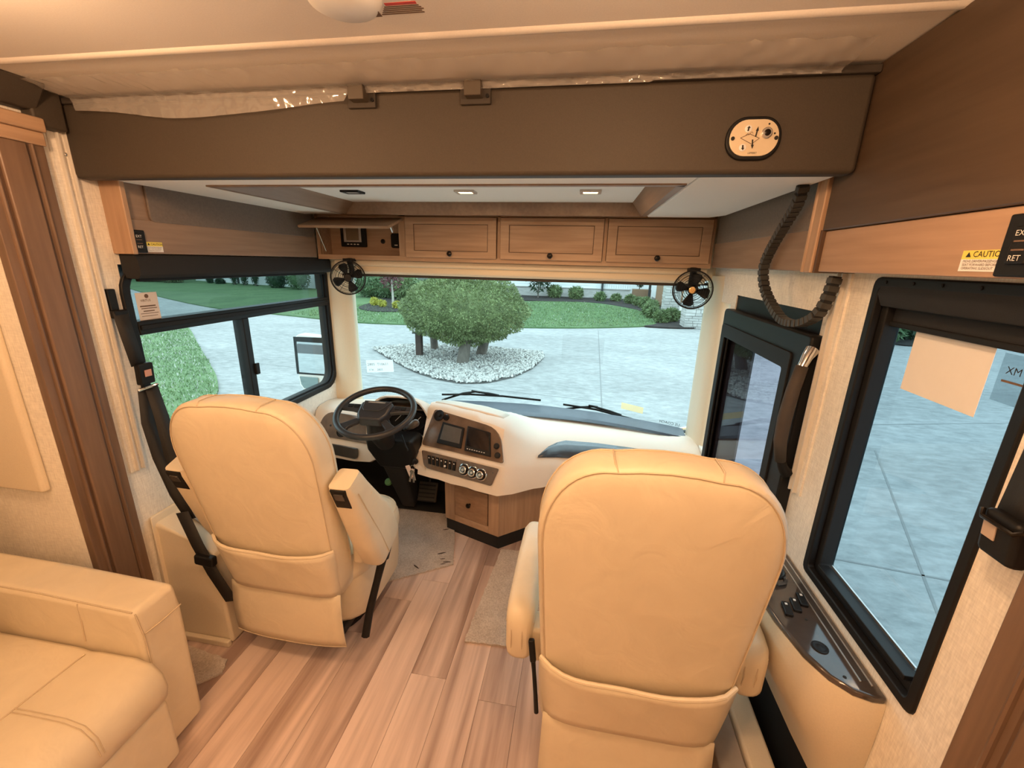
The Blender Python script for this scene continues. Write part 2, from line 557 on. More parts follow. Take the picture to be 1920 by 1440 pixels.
# right wall with window, door and quarter-light openings
mb = MB()
mb.box(0.73, 0.79, -3.0, 0.79, 0, 2.10)
mb.box(0.73, 0.79, 0.79, 1.225, 0, 0.755)
mb.box(0.73, 0.79, 0.79, 1.225, 1.605, 2.10)
mb.box(0.73, 0.79, 1.225, 1.44, 0, 2.10)
mb.box(0.73, 0.79, 1.44, 2.22, 1.50, 2.10)
mb.box(0.73, 0.79, 2.22, 2.29, 0, 2.10)
mb.box(0.73, 0.79, 2.29, 2.44, 0, 0.62)
mb.box(0.73, 0.79, 2.29, 2.44, 1.45, 2.10)
mb.box(0.73, 0.79, 2.44, 2.80, 0, 0.55)
mb.box(0.73, 0.79, 2.44, 2.80, 1.55, 2.10)
mb.box(0.73, 0.79, 1.44, 2.22, -0.5, 0.02)
struct('wall_right', mb, M_wall, smooth=0)
struct('wall_back', MB().box(-2.5, 0.79, -3.06, -3.0, 0, 2.1), M_wall, smooth=0)
mb = MB()
mb.box(-1.70, 0.73, 2.56, 2.60, -0.02, 0.42)
mb.box(-1.76, 0.79, 2.95, 3.0, -0.75, 0.50)
mb.box(-1.76, 0.79, 2.6, 2.99, 0.40, 0.46)
struct('wall_front', mb, M_blackmatte, smooth=0)
struct('trim_1', MB().box(-1.76, 0.79, 2.63, 2.90, 1.55, 2.10), M_beige, smooth=0)

# brown soffit strip where ceiling and left wall meet
mb = MB()
mb.prism([(-1.70, -3.0, 2.03), (-1.66, -3.0, 2.03), (-1.60, -3.0, 2.10), (-1.70, -3.0, 2.10)], (0, 4.20, 0))
mb.box(-1.70, -1.655, 1.18, 1.27, 1.99, 2.10)
struct('trim_2', mb, M_vinyl, bevel=0.008)

# fluted wooden casing round the slide-out (left) and its twin on the right wall
def casing(name, x, s, y0, y1, top, cap):
    c = thing(name, None, None, (x, (y0 + y1) / 2, 0), kind='structure')
    w = y1 - y0
    mk('board', MB().box(min(x, x + s * 0.030), max(x, x + s * 0.030), y0, y1, 0, top), M_woodzdark, c, bevel=0.003)
    mk('raised_panel', MB().box(min(x, x + s * 0.040), max(x, x + s * 0.040), y0 + 0.26 * w, y1 - 0.30 * w, 0.02, top - 0.05), M_woodzdark, c, bevel=0.006)
    for t in (0.18, 0.80):
        mk('bead', MB().tube([(x + s * 0.030, y0 + t * w, 0.02), (x + s * 0.030, y0 + t * w, top - 0.03)], 0.006, 8), M_woodzdark, c)
    for t in (0.235, 0.72):
        yy = y0 + t * w
        mk('glaze_line', MB().box(min(x, x + s * 0.0312), max(x, x + s * 0.0312), yy - 0.004, yy + 0.004, 0.02, top - 0.04), M_glaze, c, smooth=0)
    if cap:
        lo, hi = min(x, x + s * 0.05), max(x, x + s * 0.05)
        mk('cap', MB().box(lo, hi, y0 - 1.0, y1 + 0.006, top - 0.012, top + 0.028), M_woody, c, bevel=0.006)
        lo, hi = min(x, x + s * 0.04), max(x, x + s * 0.04)
        mk('cap_moulding', MB().box(lo, hi, y0 - 1.0, y1 + 0.002, top - 0.05, top - 0.012), M_woody, c, bevel=0.004)
    return c
casing('trim_3', -1.70, 1, 1.035, 1.20, 1.985, True)
casing('trim_4', 0.73, -1, 0.40, 0.672, 1.62, False)
mb = MB().box(-1.74, -1.70, -1.6, 1.04, 1.90, 2.0)
struct('trim_5', mb, M_woody, bevel=0.004)

# bunk guide rails on both walls
def rail(name, x, s, y, z0, z1, n=2):
    r = thing(name, None, None, (x, y, z0), kind='structure')
    lo, hi = min(x, x + s * 0.006), max(x, x + s * 0.006)
    mk('backing', MB().box(lo, hi, y - 0.035, y + 0.012, z0, z1), M_wall, r, smooth=0)
    for dy in (-0.012, 0.012):
        lo, hi = min(x, x + s * 0.018), max(x, x + s * 0.018)
        mk('rail_flange', MB().box(lo, hi, y + dy - 0.003, y + dy + 0.003, z0, z1), M_rail, r, bevel=0.001)
    for zz in (1.93, 2.02):
        if z1 > 2.0:
            mk('screw', MB().lathe([(0.006, 0), (0.006, 0.003), (0.002, 0.006)], (x + s * 0.006, y + 0.005, zz), (s, 0, 0), 10), M_chrome, r)
    return r
rail('trim_6', -1.70, 1, 1.268, 0.80, 2.06)
rail('trim_7', 0.73, -1, 1.372, 0.93, 1.62)

# pillars either side of the windshield
mb = MB().prism([(-1.705, 2.665, 0.5), (-1.64, 2.672, 0.5), (-1.58, 2.685, 0.5), (-1.548, 2.71, 0.5), (-1.545, 2.745, 0.5), (-1.57, 2.80, 0.5), (-1.76, 2.84, 0.5), (-1.76, 2.665, 0.5)], (0, 0, 1.08))
struct('trim_8', mb, M_beige, smooth=60)
mb = MB().prism([(0.745, 2.43, 0.5), (0.728, 2.45, 0.5), (0.718, 2.55, 0.5), (0.714, 2.66, 0.5), (0.718, 2.715, 0.5), (0.735, 2.75, 0.5), (0.80, 2.78, 0.5), (0.80, 2.43, 0.5)], (0, 0, 1.08))
struct('trim_9', mb, M_beige, smooth=60)

# ------------------------------------------------------------------ windows
def ring_x(x0, x1, oy, oz, ow, oh, r, t, n=6):
    o = rrect(oy, oz, ow, oh, r, n); i = rrect(oy, oz, ow - 2 * t, oh - 2 * t, max(r - t, 0.012), n)
    return MB().frame([(x0, a, b) for a, b in o], [(x0, a, b) for a, b in i], (x1 - x0, 0, 0))

w1 = thing('window_1', None, None, (-1.72, 2.0, 0.76), kind='structure')
mk('window_frame', ring_x(-1.765, -1.688, 2.0125, 1.1775, 1.335, 0.845, 0.12, 0.034), M_black, w1, bevel=0.006)
mk('inner_rim', ring_x(-1.75, -1.705, 2.0125, 1.1775, 1.272, 0.782, 0.09, 0.012), M_rubber, w1, bevel=0.004)
mk('transom', MB().box(-1.755, -1.69, 1.38, 2.65, 1.318, 1.372), M_black, w1, bevel=0.005)
mk('transom_lip', MB().box(-1.69, -1.682, 1.385, 2.645, 1.338, 1.356), M_rubber, w1, bevel=0.002)
mul = mk('mullion', MB().box(-1.75, -1.688, 1.895, 1.935, 0.80, 1.32), M_black, w1, bevel=0.004)
mk('latch', MB().box(-1.69, -1.676, 1.925, 1.95, 1.02, 1.08), M_rubber, mul, bevel=0.003)
mk('sash_rail', MB().box(-1.75, -1.70, 1.39, 1.90, 0.80, 0.822), M_black, w1, bevel=0.003)
mk('upper_pane', MB().box(-1.712, -1.708, 1.370, 2.655, 1.365, 1.58), M_glass_tint, w1, smooth=0)
mk('lower_pane', MB().box(-1.712, -1.708, 1.372, 1.90, 0.78, 1.325), M_glass, w1, smooth=0)
mk('lower_pane', MB().box(-1.716, -1.712, 1.93, 2.65, 0.78, 1.325), M_glass, w1, smooth=0)

w2 = thing('window_2', None, None, (0.75, 1.0, 0.745), kind='structure')
def ring2(x0, x1, a, t, r=0.02):
    (y0, y1, z0, z1) = a
    return ring_x(x0, x1, (y0 + y1) / 2, (z0 + z1) / 2, y1 - y0, z1 - z0, r, t, 3)
mk('window_frame', ring2(0.724, 0.745, (0.776, 1.238, 0.742, 1.615), 0.025), M_black, w2, bevel=0.005)
mk('inner_rim', ring2(0.745, 0.785, (0.785, 1.228, 0.752, 1.605), 0.032), M_rubber, w2, bevel=0.004)
mk('sill_track', MB().box(0.735, 0.765, 0.83, 1.185, 0.784, 0.796), M_black, w2, bevel=0.002)
mk('sill_gleam', MB().box(0.768, 0.772, 0.85, 1.18, 0.794, 0.802), M_alu, w2, smooth=0)
mk('pane', MB().box(0.778, 0.783, 0.82, 1.195, 0.78, 1.58), M_glass_right, w2, smooth=0)
for yy, zz in ((1.19, 1.603), (1.10, 1.603), (1.02, 1.603), (0.93, 1.603)):
    mk('screw', MB().lathe([(0.004, 0), (0.004, 0.002), (0.001, 0.003)], (0.724, yy, zz), (-1, 0, 0), 8), M_rubber, w2)

# curved windshield, rubber edge
def ws_y(x, z):
    u = (x + 0.43) / 1.15
    return 3.0 - 0.26 * u * u - 0.05 * (z - 0.57)
mb = MB()
rowsg = []
for i in range(9):
    z = 0.50 + 1.06 * i / 8
    rowsg.append([(-1.60 + 2.37 * j / 24, ws_y(-1.60 + 2.37 * j / 24, z), z) for j in range(25)])
w3 = struct('window_3', mb.grid(rowsg), M_glass_ws, smooth=180)
mk('rubber_edge', MB().tube([(x, ws_y(x, 1.528) - 0.004, 1.528) for x in [-1.56 + 2.30 * j / 20 for j in range(21)]], 0.008, 6), M_rubber, w3)

# quarter-light by the door
w5 = thing('window_5', None, None, (0.76, 2.36, 0.62), kind='structure')
mk('window_frame', ring2(0.745, 0.785, (2.275, 2.445, 0.60, 1.47), 0.012, 0.02), M_black, w5, bevel=0.002)
mk('pane', MB().box(0.768, 0.772, 2.28, 2.44, 0.61, 1.46), M_glass, w5, smooth=0)

# window in the slide-out end wall, padded beige surround
w4 = thing('window_4', None, None, (-2.1, 1.03, 0.83), kind='structure')
o_ = [(-2.48, 1.035, 0.83), (-1.768, 1.035, 0.83), (-1.768, 1.035, 1.75), (-2.48, 1.035, 1.75)]
i_ = [(-2.30, 1.035, 0.93), (-1.95, 1.035, 0.93), (-1.95, 1.035, 1.66), (-2.30, 1.035, 1.66)]
mk('padded_surround', MB().frame(o_, i_, (0, -0.028, 0)), M_beige, w4, bevel=0.012, seg=3)
mk('pane', MB().box(-2.30, -1.95, 1.028, 1.034, 0.93, 1.66), M_screen, w4, smooth=0)
mk('sill', MB().box(-2.30, -1.95, 1.012, 1.03, 0.925, 0.94), M_black, w4, bevel=0.002)

# ------------------------------------------------------------------ entry door
d1 = thing('door_1', None, None, (0.74, 1.83, 0.0), kind='structure')
def framerect(x0, x1, oy0, oy1, oz0, oz1, iy0, iy1, iz0, iz1, ro=0.04):
    o = rrect((oy0 + oy1) / 2, (oz0 + oz1) / 2, oy1 - oy0, oz1 - oz0, ro, 4)
    i = rrect((iy0 + iy1) / 2, (iz0 + iz1) / 2, iy1 - iy0, iz1 - iz0, 0.012, 4)
    return MB().frame([(x0, a, b) for a, b in o], [(x0, a, b) for a, b in i], (x1 - x0, 0, 0))
mk('door_slab', framerect(0.735, 0.775, 1.42, 2.255, 0.02, 1.535, 1.52, 2.20, 0.60, 1.34, 0.06), M_black, d1, bevel=0.008)
mk('screen_frame', framerect(0.690, 0.735, 1.40, 2.235, 0.30, 1.435, 1.50, 2.185, 0.55, 1.345, 0.012), M_black, d1, bevel=0.010)
mk('window_rim', framerect(0.683, 0.692, 1.49, 2.215, 0.53, 1.365, 1.535, 2.165, 0.60, 1.305, 0.012), M_rubber, d1, bevel=0.003)
mk('window_rim', framerect(0.697, 0.706, 1.515, 2.19, 0.56, 1.34, 1.545, 2.155, 0.60, 1.30, 0.012), M_black, d1, bevel=0.003)
mk('pane', MB().box(0.712, 0.716, 1.50, 2.19, 0.56, 1.34), M_glass_door, d1, smooth=0)
mk('pleated_shade', MB().box(0.720, 0.728, 1.885, 2.185, 0.56, 1.34), plain('grey_shade', (0.075, 0.068, 0.072), 0.8), d1, smooth=0)
mk('shade_pull', MB().lathe([(0.055, 0), (0.055, 0.006), (0.05, 0.008)], (0.722, 1.86, 0.66), (-1, 0, 0), 20), plain('grey_pull', (0.15, 0.13, 0.14), 0.5), d1)
for yy, zz in ((2.21, 1.50), (1.50, 1.50)):
    mk('screw', MB().lathe([(0.007, 0), (0.007, 0.003), (0.002, 0.005)], (0.735, yy, zz), (-1, 0, 0), 10), M_rubber, d1)

# stepwell beside the passenger seat
struct('trim_10', MB().box(0.585, 0.665, 0.50, 1.85, 0.0, 0.20), M_beige, bevel=0.012)
struct('trim_11', MB().box(0.50, 0.583, 0.50, 1.85, 0.0, 0.185), plain('grey_step', (0.34, 0.30, 0.27), 0.8), bevel=0.008)
mb = MB().box(0.667, 0.728, 0.50, 1.85, 0.001, 0.02).box(0.722, 0.729, 0.50, 1.85, 0.02, 0.31)
struct('trim_12', mb, M_blackmatte, smooth=0)

# ================================================================== OVERHEAD
# ------------------------------------------------------------------ drop-down bunk
bunk = thing('drop_down_bunk', 'drop-down overhead bunk with brown vinyl front and white lit underside', 'bunk', (-0.52, 1.85, 1.86))
mk('front_fascia', MB().box(-1.695, 0.65, 1.28, 1.335, 1.860, 2.078), M_vinyl, bevel=0.014, seg=3, parent=bunk)
mk('top_strip', MB().box(-1.69, 0.652, 1.272, 1.32, 2.074, 2.092), M_vinyl_dark, bunk, bevel=0.004)
mk('platform', MB().box(-1.62, 0.63, 1.335, 2.40, 1.935, 2.06), M_vinyl, bunk)
HX0, HX1, HY0, HY1 = -1.335, 0.262, 1.47, 2.345
mk('underside_panel', MB().frame([(-1.63, 1.33, 1.866), (0.292, 1.33, 1.866), (0.292, 2.402, 1.866), (-1.63, 2.402, 1.866)],
                                 [(HX0, HY0, 1.866), (HX1, HY0, 1.866), (HX1, HY1, 1.866), (HX0, HY1, 1.866)], (0, 0, 0.02)), M_bunkwhite, bunk, bevel=0.004)
mk('side_panel', MB().prism([(0.297, 1.33, 1.864), (0.635, 1.33, 1.864), (0.65, 2.30, 1.864), (0.60, 2.405, 1.864), (0.297, 2.405, 1.864)], (0, 0, 0.022)), M_bunkwhite, bunk, bevel=0.006, label='white fabric panel on the right of the bunk underside')
mk('recess_roof', MB().box(HX0, HX1, HY0, HY1, 1.925, 1.932), M_bunkwhite, bunk, smooth=0)
t = 0.022
mk('frame_board', MB().box(HX0 - t, HX1 + t, HY1 - 0.004, HY1 + t, 1.861, 1.925), M_woodval, bunk, bevel=0.002)
mk('frame_board', MB().box(HX0 - t, HX1 + t, HY0 - t, HY0 + 0.004, 1.861, 1.925), M_woodval, bunk, bevel=0.002)
mk('frame_board', MB().prism([(HX0 - t, HY0 - t, 1.861), (HX0 + 0.004, HY0, 1.861), (HX0 + 0.05, HY0, 1.925), (HX0 - t, HY0 - t, 1.925)], (0, HY1 - HY0 + t, 0)), M_woodval, bunk, smooth=0)
mk('frame_board', MB().prism([(HX1 + t, HY0 - t, 1.861), (HX1 - 0.004, HY0, 1.861), (HX1 - 0.05, HY0, 1.925), (HX1 + t, HY0 - t, 1.925)], (0, HY1 - HY0 + t, 0)), M_woodval, bunk, smooth=0)
for i, (x, on) in enumerate(((-1.085, False), (-0.545, True), (0.002, True))):
    y = 1.98
    bz = mk('reading_light', MB().frame([(x - 0.045, y - 0.035, 1.926), (x + 0.045, y - 0.035, 1.926), (x + 0.045, y + 0.035, 1.926), (x - 0.045, y + 0.035, 1.926)],
                                        [(x - 0.03, y - 0.022, 1.926), (x + 0.03, y - 0.022, 1.926), (x + 0.03, y + 0.022, 1.926), (x - 0.03, y + 0.022, 1.926)], (0, 0, -0.010)), M_alu if on else M_black, bunk, bevel=0.002,
            label='small square light, ' + ('glowing warm' if on else 'switched off'))
    mk('lens', MB().box(x - 0.03, x + 0.03, y - 0.022, y + 0.022, 1.918, 1.926), M_lens if on else M_lens_off, bz, smooth=0)
    if on:
        la = bpy.data.lights.new('reading_lamp', 'AREA')
        la.shape = 'RECTANGLE'; la.size = 0.06; la.size_y = 0.044; la.energy = 1.6; la.color = LAMP_COL
        lo = bpy.data.objects.new('reading_lamp', la); COL.objects.link(lo)
        lo.parent = bz; lo.location = Vector((x, y, 1.9165)) - ORG[bz.name]
for x in (-0.649, -0.321):
    br = mk('bracket', MB().box(x - 0.042, x + 0.042, 1.268, 1.281, 2.034, 2.076), M_vinyl_dark, bunk, bevel=0.003)
    mk('latch_block', MB().box(x - 0.024, x + 0.022, 1.238, 1.270, 2.046, 2.082), plain('brown_latch', (0.085, 0.066, 0.048), 0.5), br, bevel=0.003)
    mk('bolt', MB().lathe([(0.005, 0), (0.005, 0.004)], (x + 0.034, 1.268, 2.052), (0, -1, 0), 8), M_black, br)

# oval bunk control plate
cp = thing('bunk_control_plate', 'oval cream control plate with arrows and key switch on the brown bunk front', 'control panel', (0.394, 1.278, 1.893))
def stad(w, h, r, y, n=8):
    return [(0.394 + a, y, 1.940 + b) for a, b in rrect(0, 0, w, h, r, n)]
mk('bezel', MB().prism(stad(0.130, 0.098, 0.046, 1.281), (0, -0.012, 0)), M_black, cp, bevel=0.004)
mk('face_plate', MB().prism(stad(0.114, 0.082, 0.039, 1.270), (0, -0.004, 0)), M_plate, cp, bevel=0.001)
Y0 = 1.2655
def disc(name, dx, dz, r, mat, th=0.002, y=Y0, par=None):
    return mk(name, MB().lathe([(r, 0), (r, th * 0.7), (r * 0.85, th)], (0.394 + dx, y, 1.940 + dz), (0, -1, 0), 18), mat, par or cp)
def arrow(dx, dz, s, up, wide=0.4, y=Y0 - 0.0022, par=None):
    k = 1 if up else -1
    pts = [(-0.2, -0.5), (0.2, -0.5), (0.2, 0.1), (0.45, 0.1), (0, 0.55), (-0.45, 0.1), (-0.2, 0.1)]
    sl = 0.12
    return mk('arrow', MB().prism([(0.394 + dx + a * s * wide + b * s * sl, y, 1.940 + dz + k * b * s) for a, b in pts], (0, -0.0006, 0)), M_ink, par or cp, smooth=0)
b1 = disc('push_button', -0.017, 0.020, 0.0085, M_stk_white); arrow(-0.017, 0.020, 0.011, True, 0.8, Y0 - 0.0025, b1)
b2 = disc('push_button', -0.024, -0.022, 0.0085, M_stk_white); arrow(-0.024, -0.022, 0.011, False, 0.8, Y0 - 0.0025, b2)
arrow(0.004, 0.013, 0.022, True, 0.35, Y0 - 0.0004); arrow(-0.002, -0.014, 0.020, False, 0.38, Y0 - 0.0004)
ks = disc('key_switch', 0.027, 0.010, 0.0125, M_alu, 0.006)
disc('key_core', 0.027, 0.010, 0.0075, M_knob, 0.002, Y0 - 0.006, ks)
for dx, dz in ((0.030, 0.030), (0.046, 0.009)):
    disc('mark', dx, dz, 0.0022, M_ink, 0.0004)
for dx in (-0.050, 0.051):
    disc('screw', dx, -0.001, 0.0046, M_ink, 0.002)
pl = [(-0.032, 0.000), (-0.004, -0.014), (0.012, -0.001), (-0.012, 0.009)]
for a, b in zip(pl, pl[1:] + pl[:1]):
    mk('bed_outline', MB().tube([(0.394 + a[0], Y0, 1.94 + a[1]), (0.394 + b[0], Y0, 1.94 + b[1])], 0.0006, 4), M_inkbrown, cp)
for c in (-0.022, -0.013):
    mk('bed_outline', MB().tube([(0.394 + c, Y0, 1.944 + (c + 0.022) * 0.4), (0.394 + c + 0.006, Y0, 1.950 + (c + 0.022) * 0.4), (0.394 + c + 0.009, Y0, 1.946 + (c + 0.022) * 0.4)], 0.0006, 4), M_inkbrown, cp)
text('lettering', 'LIPPERT', 0.0062, (0.394 - 0.010, Y0, 1.940 - 0.0365), (1, 0, 0), (0, 0, 1), M_ink, cp)

# crumpled clear plastic along the top of the bunk
rg = random.Random(3)
def hsh(a, b):
    return math.sin(a * 12.9898 + b * 78.233) * 0.5 + math.sin(a * 39.3 + b * 11.1) * 0.3 + math.sin(a * 83.0 - b * 27.7) * 0.2
NX = 200
mb = MB()
rr_ = []
for i in range(9):
    row = []
    for j in range(NX + 1):
        x = -1.60 + 2.16 * j / NX
        u = j / NX
        drop = 0.030 + 0.030 * math.exp(-((u - 0.17) / 0.10) ** 2) + 0.014 * math.exp(-((u - 0.30) / 0.08) ** 2) - 0.016 * (u > 0.42) - 0.004 * (u > 0.8)
        v = i / 8
        w = hsh(x * 1.7, v * 1.3) * 0.5 + hsh(x * 6.1, v * 2.3) * 0.35 + hsh(x * 15.3, v * 5) * 0.28 + hsh(x * 31.7, v * 9) * 0.15
        if v <= 0.6:
            y = 1.13 + 0.12 * v / 0.6; z = 2.089 - 0.014 * v / 0.6 + 0.008 * w
        else:
            k = (v - 0.6) / 0.4
            y = 1.25 + 0.010 * math.sin(k * 1.6) ; z = 2.081 - drop * k + 0.004 * w
        row.append((x, y + 0.010 * w * (0.3 + v), min(z, 2.0955)))
    rr_.append(row)
mk('plastic_sheet', mb.grid(rr_), M_film, label='crumpled clear plastic sheet tucked between ceiling and brown bunk front', cat='plastic sheet', smooth=60)

# ------------------------------------------------------------------ overhead cabinet across the windshield
oc = thing('overhead_cabinet', 'maple overhead cabinet with three raised panel doors above the windshield', 'cabinet', (-0.47, 2.6, 1.62))
CX0, CX1 = -1.618, 0.66
mb = MB()
mb.box(CX0, CX1, 2.50, 2.62, 1.62, 1.628).box(CX0, -1.595, 2.50, 2.62, 1.628, 1.90).box(-1.085, CX1, 2.53, 2.62, 1.628, 1.90).box(-1.60, -1.085, 2.60, 2.62, 1.628, 1.90)
mk('body', mb, M_woodx, oc, smooth=0)
mk('bottom_rail', MB().box(CX0, CX1, 2.48, 2.502, 1.617, 1.645), M_woodx, oc, bevel=0.002)
for xa, xb in ((CX0, -1.597), (-1.09, -1.045), (-0.500, -0.482), (0.090, 0.108), (0.645, CX1)):
    mk('stile', MB().box(xa, xb, 2.482, 2.503, 1.645, 1.90), M_woodz, oc, bevel=0.001)
mk('drip_rail', MB().box(CX0, CX1, 2.482, 2.503, 1.865, 1.90), M_woodx, oc, smooth=0)
def cab_door(x0, x1, z0, z1, y, par, nm='door', knob=True, s=0.050):
    d = mk(nm, MB().frame([(x0, y, z0), (x1, y, z0), (x1, y, z1), (x0, y, z1)], [(x0 + s, y, z0 + s * 0.75), (x1 - s, y, z0 + s * 0.75), (x1 - s, y, z1 - s * 0.75), (x0 + s, y, z1 - s * 0.75)], (0, -0.018, 0)), M_woodx, par, bevel=0.003)
    mk('raised_panel', MB().box(x0 + s - 0.002, x1 - s + 0.002, y - 0.011, y - 0.002, z0 + s * 0.75 - 0.002, z1 - s * 0.75 + 0.002), M_woodx, d, bevel=0.004)
    zz0, zz1, xx0, xx1 = z0 + s * 0.75, z1 - s * 0.75, x0 + s, x1 - s
    mk('glaze_line', MB().frame([(xx0 - 0.001, y - 0.0115, zz0 - 0.001), (xx1 + 0.001, y - 0.0115, zz0 - 0.001), (xx1 + 0.001, y - 0.0115, zz1 + 0.001), (xx0 - 0.001, y - 0.0115, zz1 + 0.001)],
                                [(xx0 + 0.003, y - 0.0115, zz0 + 0.003), (xx1 - 0.003, y - 0.0115, zz0 + 0.003), (xx1 - 0.003, y - 0.0115, zz1 - 0.003), (xx0 + 0.003, y - 0.0115, zz1 - 0.003)], (0, -0.0006, 0)), M_glaze, d, smooth=0)
    if knob:
        mk('knob', MB().lathe([(0.007, 0), (0.005, 0.006), (0.006, 0.010), (0.013, 0.014), (0.0155, 0.020), (0.012, 0.026), (0.004, 0.028)], ((x0 + x1) / 2, y - 0.018, z0 + 0.024), (0, -1, 0), 18), M_knob, d, label='dark bronze round knob')
    return d
for xa, xb in ((-1.043, -0.503), (-0.480, 0.088), (0.110, 0.643)):
    cab_door(xa, xb, 1.640, 1.862, 2.483, oc)
# flip-up flap on the left bay
fl = mk('flip_up_door', MB().prism([(-1.60, 2.485, 1.858), (-1.60, 2.485, 1.842), (-1.60, 2.29, 1.783), (-1.60, 2.283, 1.797)], (0.54, 0, 0)), M_woodx, oc, bevel=0.004)
mk('lift_strut', MB().tube([(-1.555, 2.47, 1.665), (-1.565, 2.40, 1.812)], 0.0035, 8), M_chrome, fl)
mk('hinge_arm', MB().obox((-1.075, 2.36, 1.79), (0.2, -1, 0.6), (1, 0.2, 0), (0, 0.6, 1), 0.05, 0.008, 0.02), M_alu, fl, bevel=0.001)
# things in the open bay
rd = thing('bay_monitor', 'small dark control monitor with buttons in the open cabinet bay', 'monitor', (-1.43, 2.595, 1.67))
mk('housing', MB().box(-1.515, -1.350, 2.575, 2.60, 1.694, 1.825), M_black, rd, bevel=0.004)
mk('surround', MB().frame([(-1.49, 2.575, 1.722), (-1.375, 2.575, 1.722), (-1.375, 2.575, 1.816), (-1.49, 2.575, 1.816)], [(-1.475, 2.575, 1.732), (-1.39, 2.575, 1.732), (-1.39, 2.575, 1.81), (-1.475, 2.575, 1.81)], (0, -0.006, 0)), M_alu, rd, bevel=0.001)
mk('display', MB().box(-1.475, -1.39, 2.572, 2.576, 1.732, 1.81), plain('amber_lcd', (0.22, 0.15, 0.09), 0.3), rd, smooth=0)
for k in range(4):
    mk('button', MB().box(-1.472 + k * 0.022, -1.460 + k * 0.022, 2.571, 2.576, 1.706, 1.712), M_inkwhite, rd, bevel=0.001)
mk('coax_socket', MB().lathe([(0.014, 0), (0.014, 0.006), (0.006, 0.008), (0.006, 0.014)], (-1.245, 2.60, 1.730), (0, -1, 0), 14), M_black, label='round black socket on the back of the open cabinet bay', cat='socket')
ou = thing('bay_outlet', 'black double switch plate at the right of the open cabinet bay', 'outlet', (-1.158, 2.595, 1.69))
mk('plate', MB().prism([(a, 2.600, b) for a, b in rrect(-1.158, 1.735, 0.066, 0.085, 0.012, 3)], (0, -0.008, 0)), M_black, ou, bevel=0.002)
mk('socket', MB().box(-1.172, -1.144, 2.588, 2.593, 1.734, 1.761), M_rubber, ou, bevel=0.001)
mk('print', MB().box(-1.168, -1.148, 2.5915, 2.593, 1.706, 1.712), M_inkwhite, ou, smooth=0)

# ------------------------------------------------------------------ side valances and right cabinet
vl = thing('side_valance', 'wooden valance with brown upper panel over the driver window', 'valance', (-1.66, 1.9, 1.62))
mk('lower_band', MB().box(-1.70, -1.625, 1.362, 2.482, 1.625, 1.745), M_woodval, vl, bevel=0.003)
mk('upper_core', MB().box(-1.70, -1.632, 1.362, 2.482, 1.745, 1.90), M_woodval, vl, smooth=0)
mk('brown_panel', MB().prism([(-1.632, a, b) for a, b in rrect(1.965, 1.823, 1.02, 0.165, 0.018, 4)], (0.010, 0, 0)), M_vinyl2, vl, bevel=0.004)
mk('end_post', MB().box(-1.70, -1.612, 1.355, 1.375, 1.622, 1.90), M_woodz, vl, bevel=0.004)
vr = thing('side_valance', 'wooden valance with brown upper panel above the entry door', 'valance', (0.69, 1.9, 1.62))
mk('lower_band', MB().box(0.665, 0.728, 1.44, 2.482, 1.622, 1.745), M_woodval, vr, bevel=0.003)
mk('upper_core', MB().box(0.672, 0.728, 1.44, 2.482, 1.745, 1.95), M_woodval, vr, smooth=0)
mk('brown_panel', MB().prism([(0.672, a, b) for a, b in rrect(1.965, 1.823, 0.98, 0.165, 0.018, 4)], (-0.009, 0, 0)), M_vinyl2, vr, bevel=0.004)
po = mk('end_post', MB().box(0.645, 0.73, 1.40, 1.44, 1.618, 1.95), M_woodz, vr, bevel=0.004)
mk('bead', MB().tube([(0.648, 1.448, 1.62), (0.648, 1.448, 1.95)], 0.006, 8), M_woodz, po)
rc = thing('slideout_fascia', 'large brown wooden fascia over the passenger window with lighter lower band', 'cabinet', (0.69, 0.5, 1.62))
mk('lower_band', MB().box(0.66, 0.728, -1.0, 1.385, 1.622, 1.732), M_woodband, rc, bevel=0.003)
mk('upper_panel', MB().box(0.652, 0.728, -1.0, 1.392, 1.733, 2.098), wood('brown_stained_panel', (0.055, 0.034, 0.020), (0.105, 0.066, 0.040), 'y', rough=0.45, coarse=3), rc, bevel=0.004)
mk('end_post', MB().box(0.652, 0.728, 1.386, 1.398, 1.62, 1.735), M_glaze, rc, smooth=0)

# slide-out switches and caution labels
def slide_switch(label, x, s, yc, zc, w=0.062, h=0.088):
    sw = thing('slideout_switch', label, 'switch', (x, yc, zc - h / 2))
    lo, hi = min(x, x + s * 0.008), max(x, x + s * 0.008)
    mk('plate', MB().box(lo, hi, yc - w / 2, yc + w / 2, zc - h / 2, zc + h / 2), M_black, sw, bevel=0.003)
    xf = x + s * 0.008
    lo, hi = min(xf, xf + s * 0.005), max(xf, xf + s * 0.005)
    mk('rocker', MB().box(lo, hi, yc - 0.016, yc + 0.016, zc - 0.028, zc + 0.028), M_black, sw, bevel=0.003)
    xd = (0, 1, 0) if s > 0 else (0, -1, 0)
    yo = yc - 0.011 if s > 0 else yc + 0.011
    yd = Vector((0, 0, 1))
    text('lettering', 'EXT', 0.012, (xf + s * 0.0055, yo, zc + 0.014), xd, yd, M_inkwhite, sw)
    text('lettering', 'RET', 0.012, (xf + s * 0.0055, yo, zc - 0.023), xd, yd, M_inkwhite, sw)
    for dz in (0.006, -0.007):
        mk('print', MB().box(min(xf, xf + s * 0.0058), max(xf, xf + s * 0.0058), yc - 0.010, yc + 0.010, zc + dz - 0.0012, zc + dz + 0.0012), M_inkbrown, sw, smooth=0)
    return sw
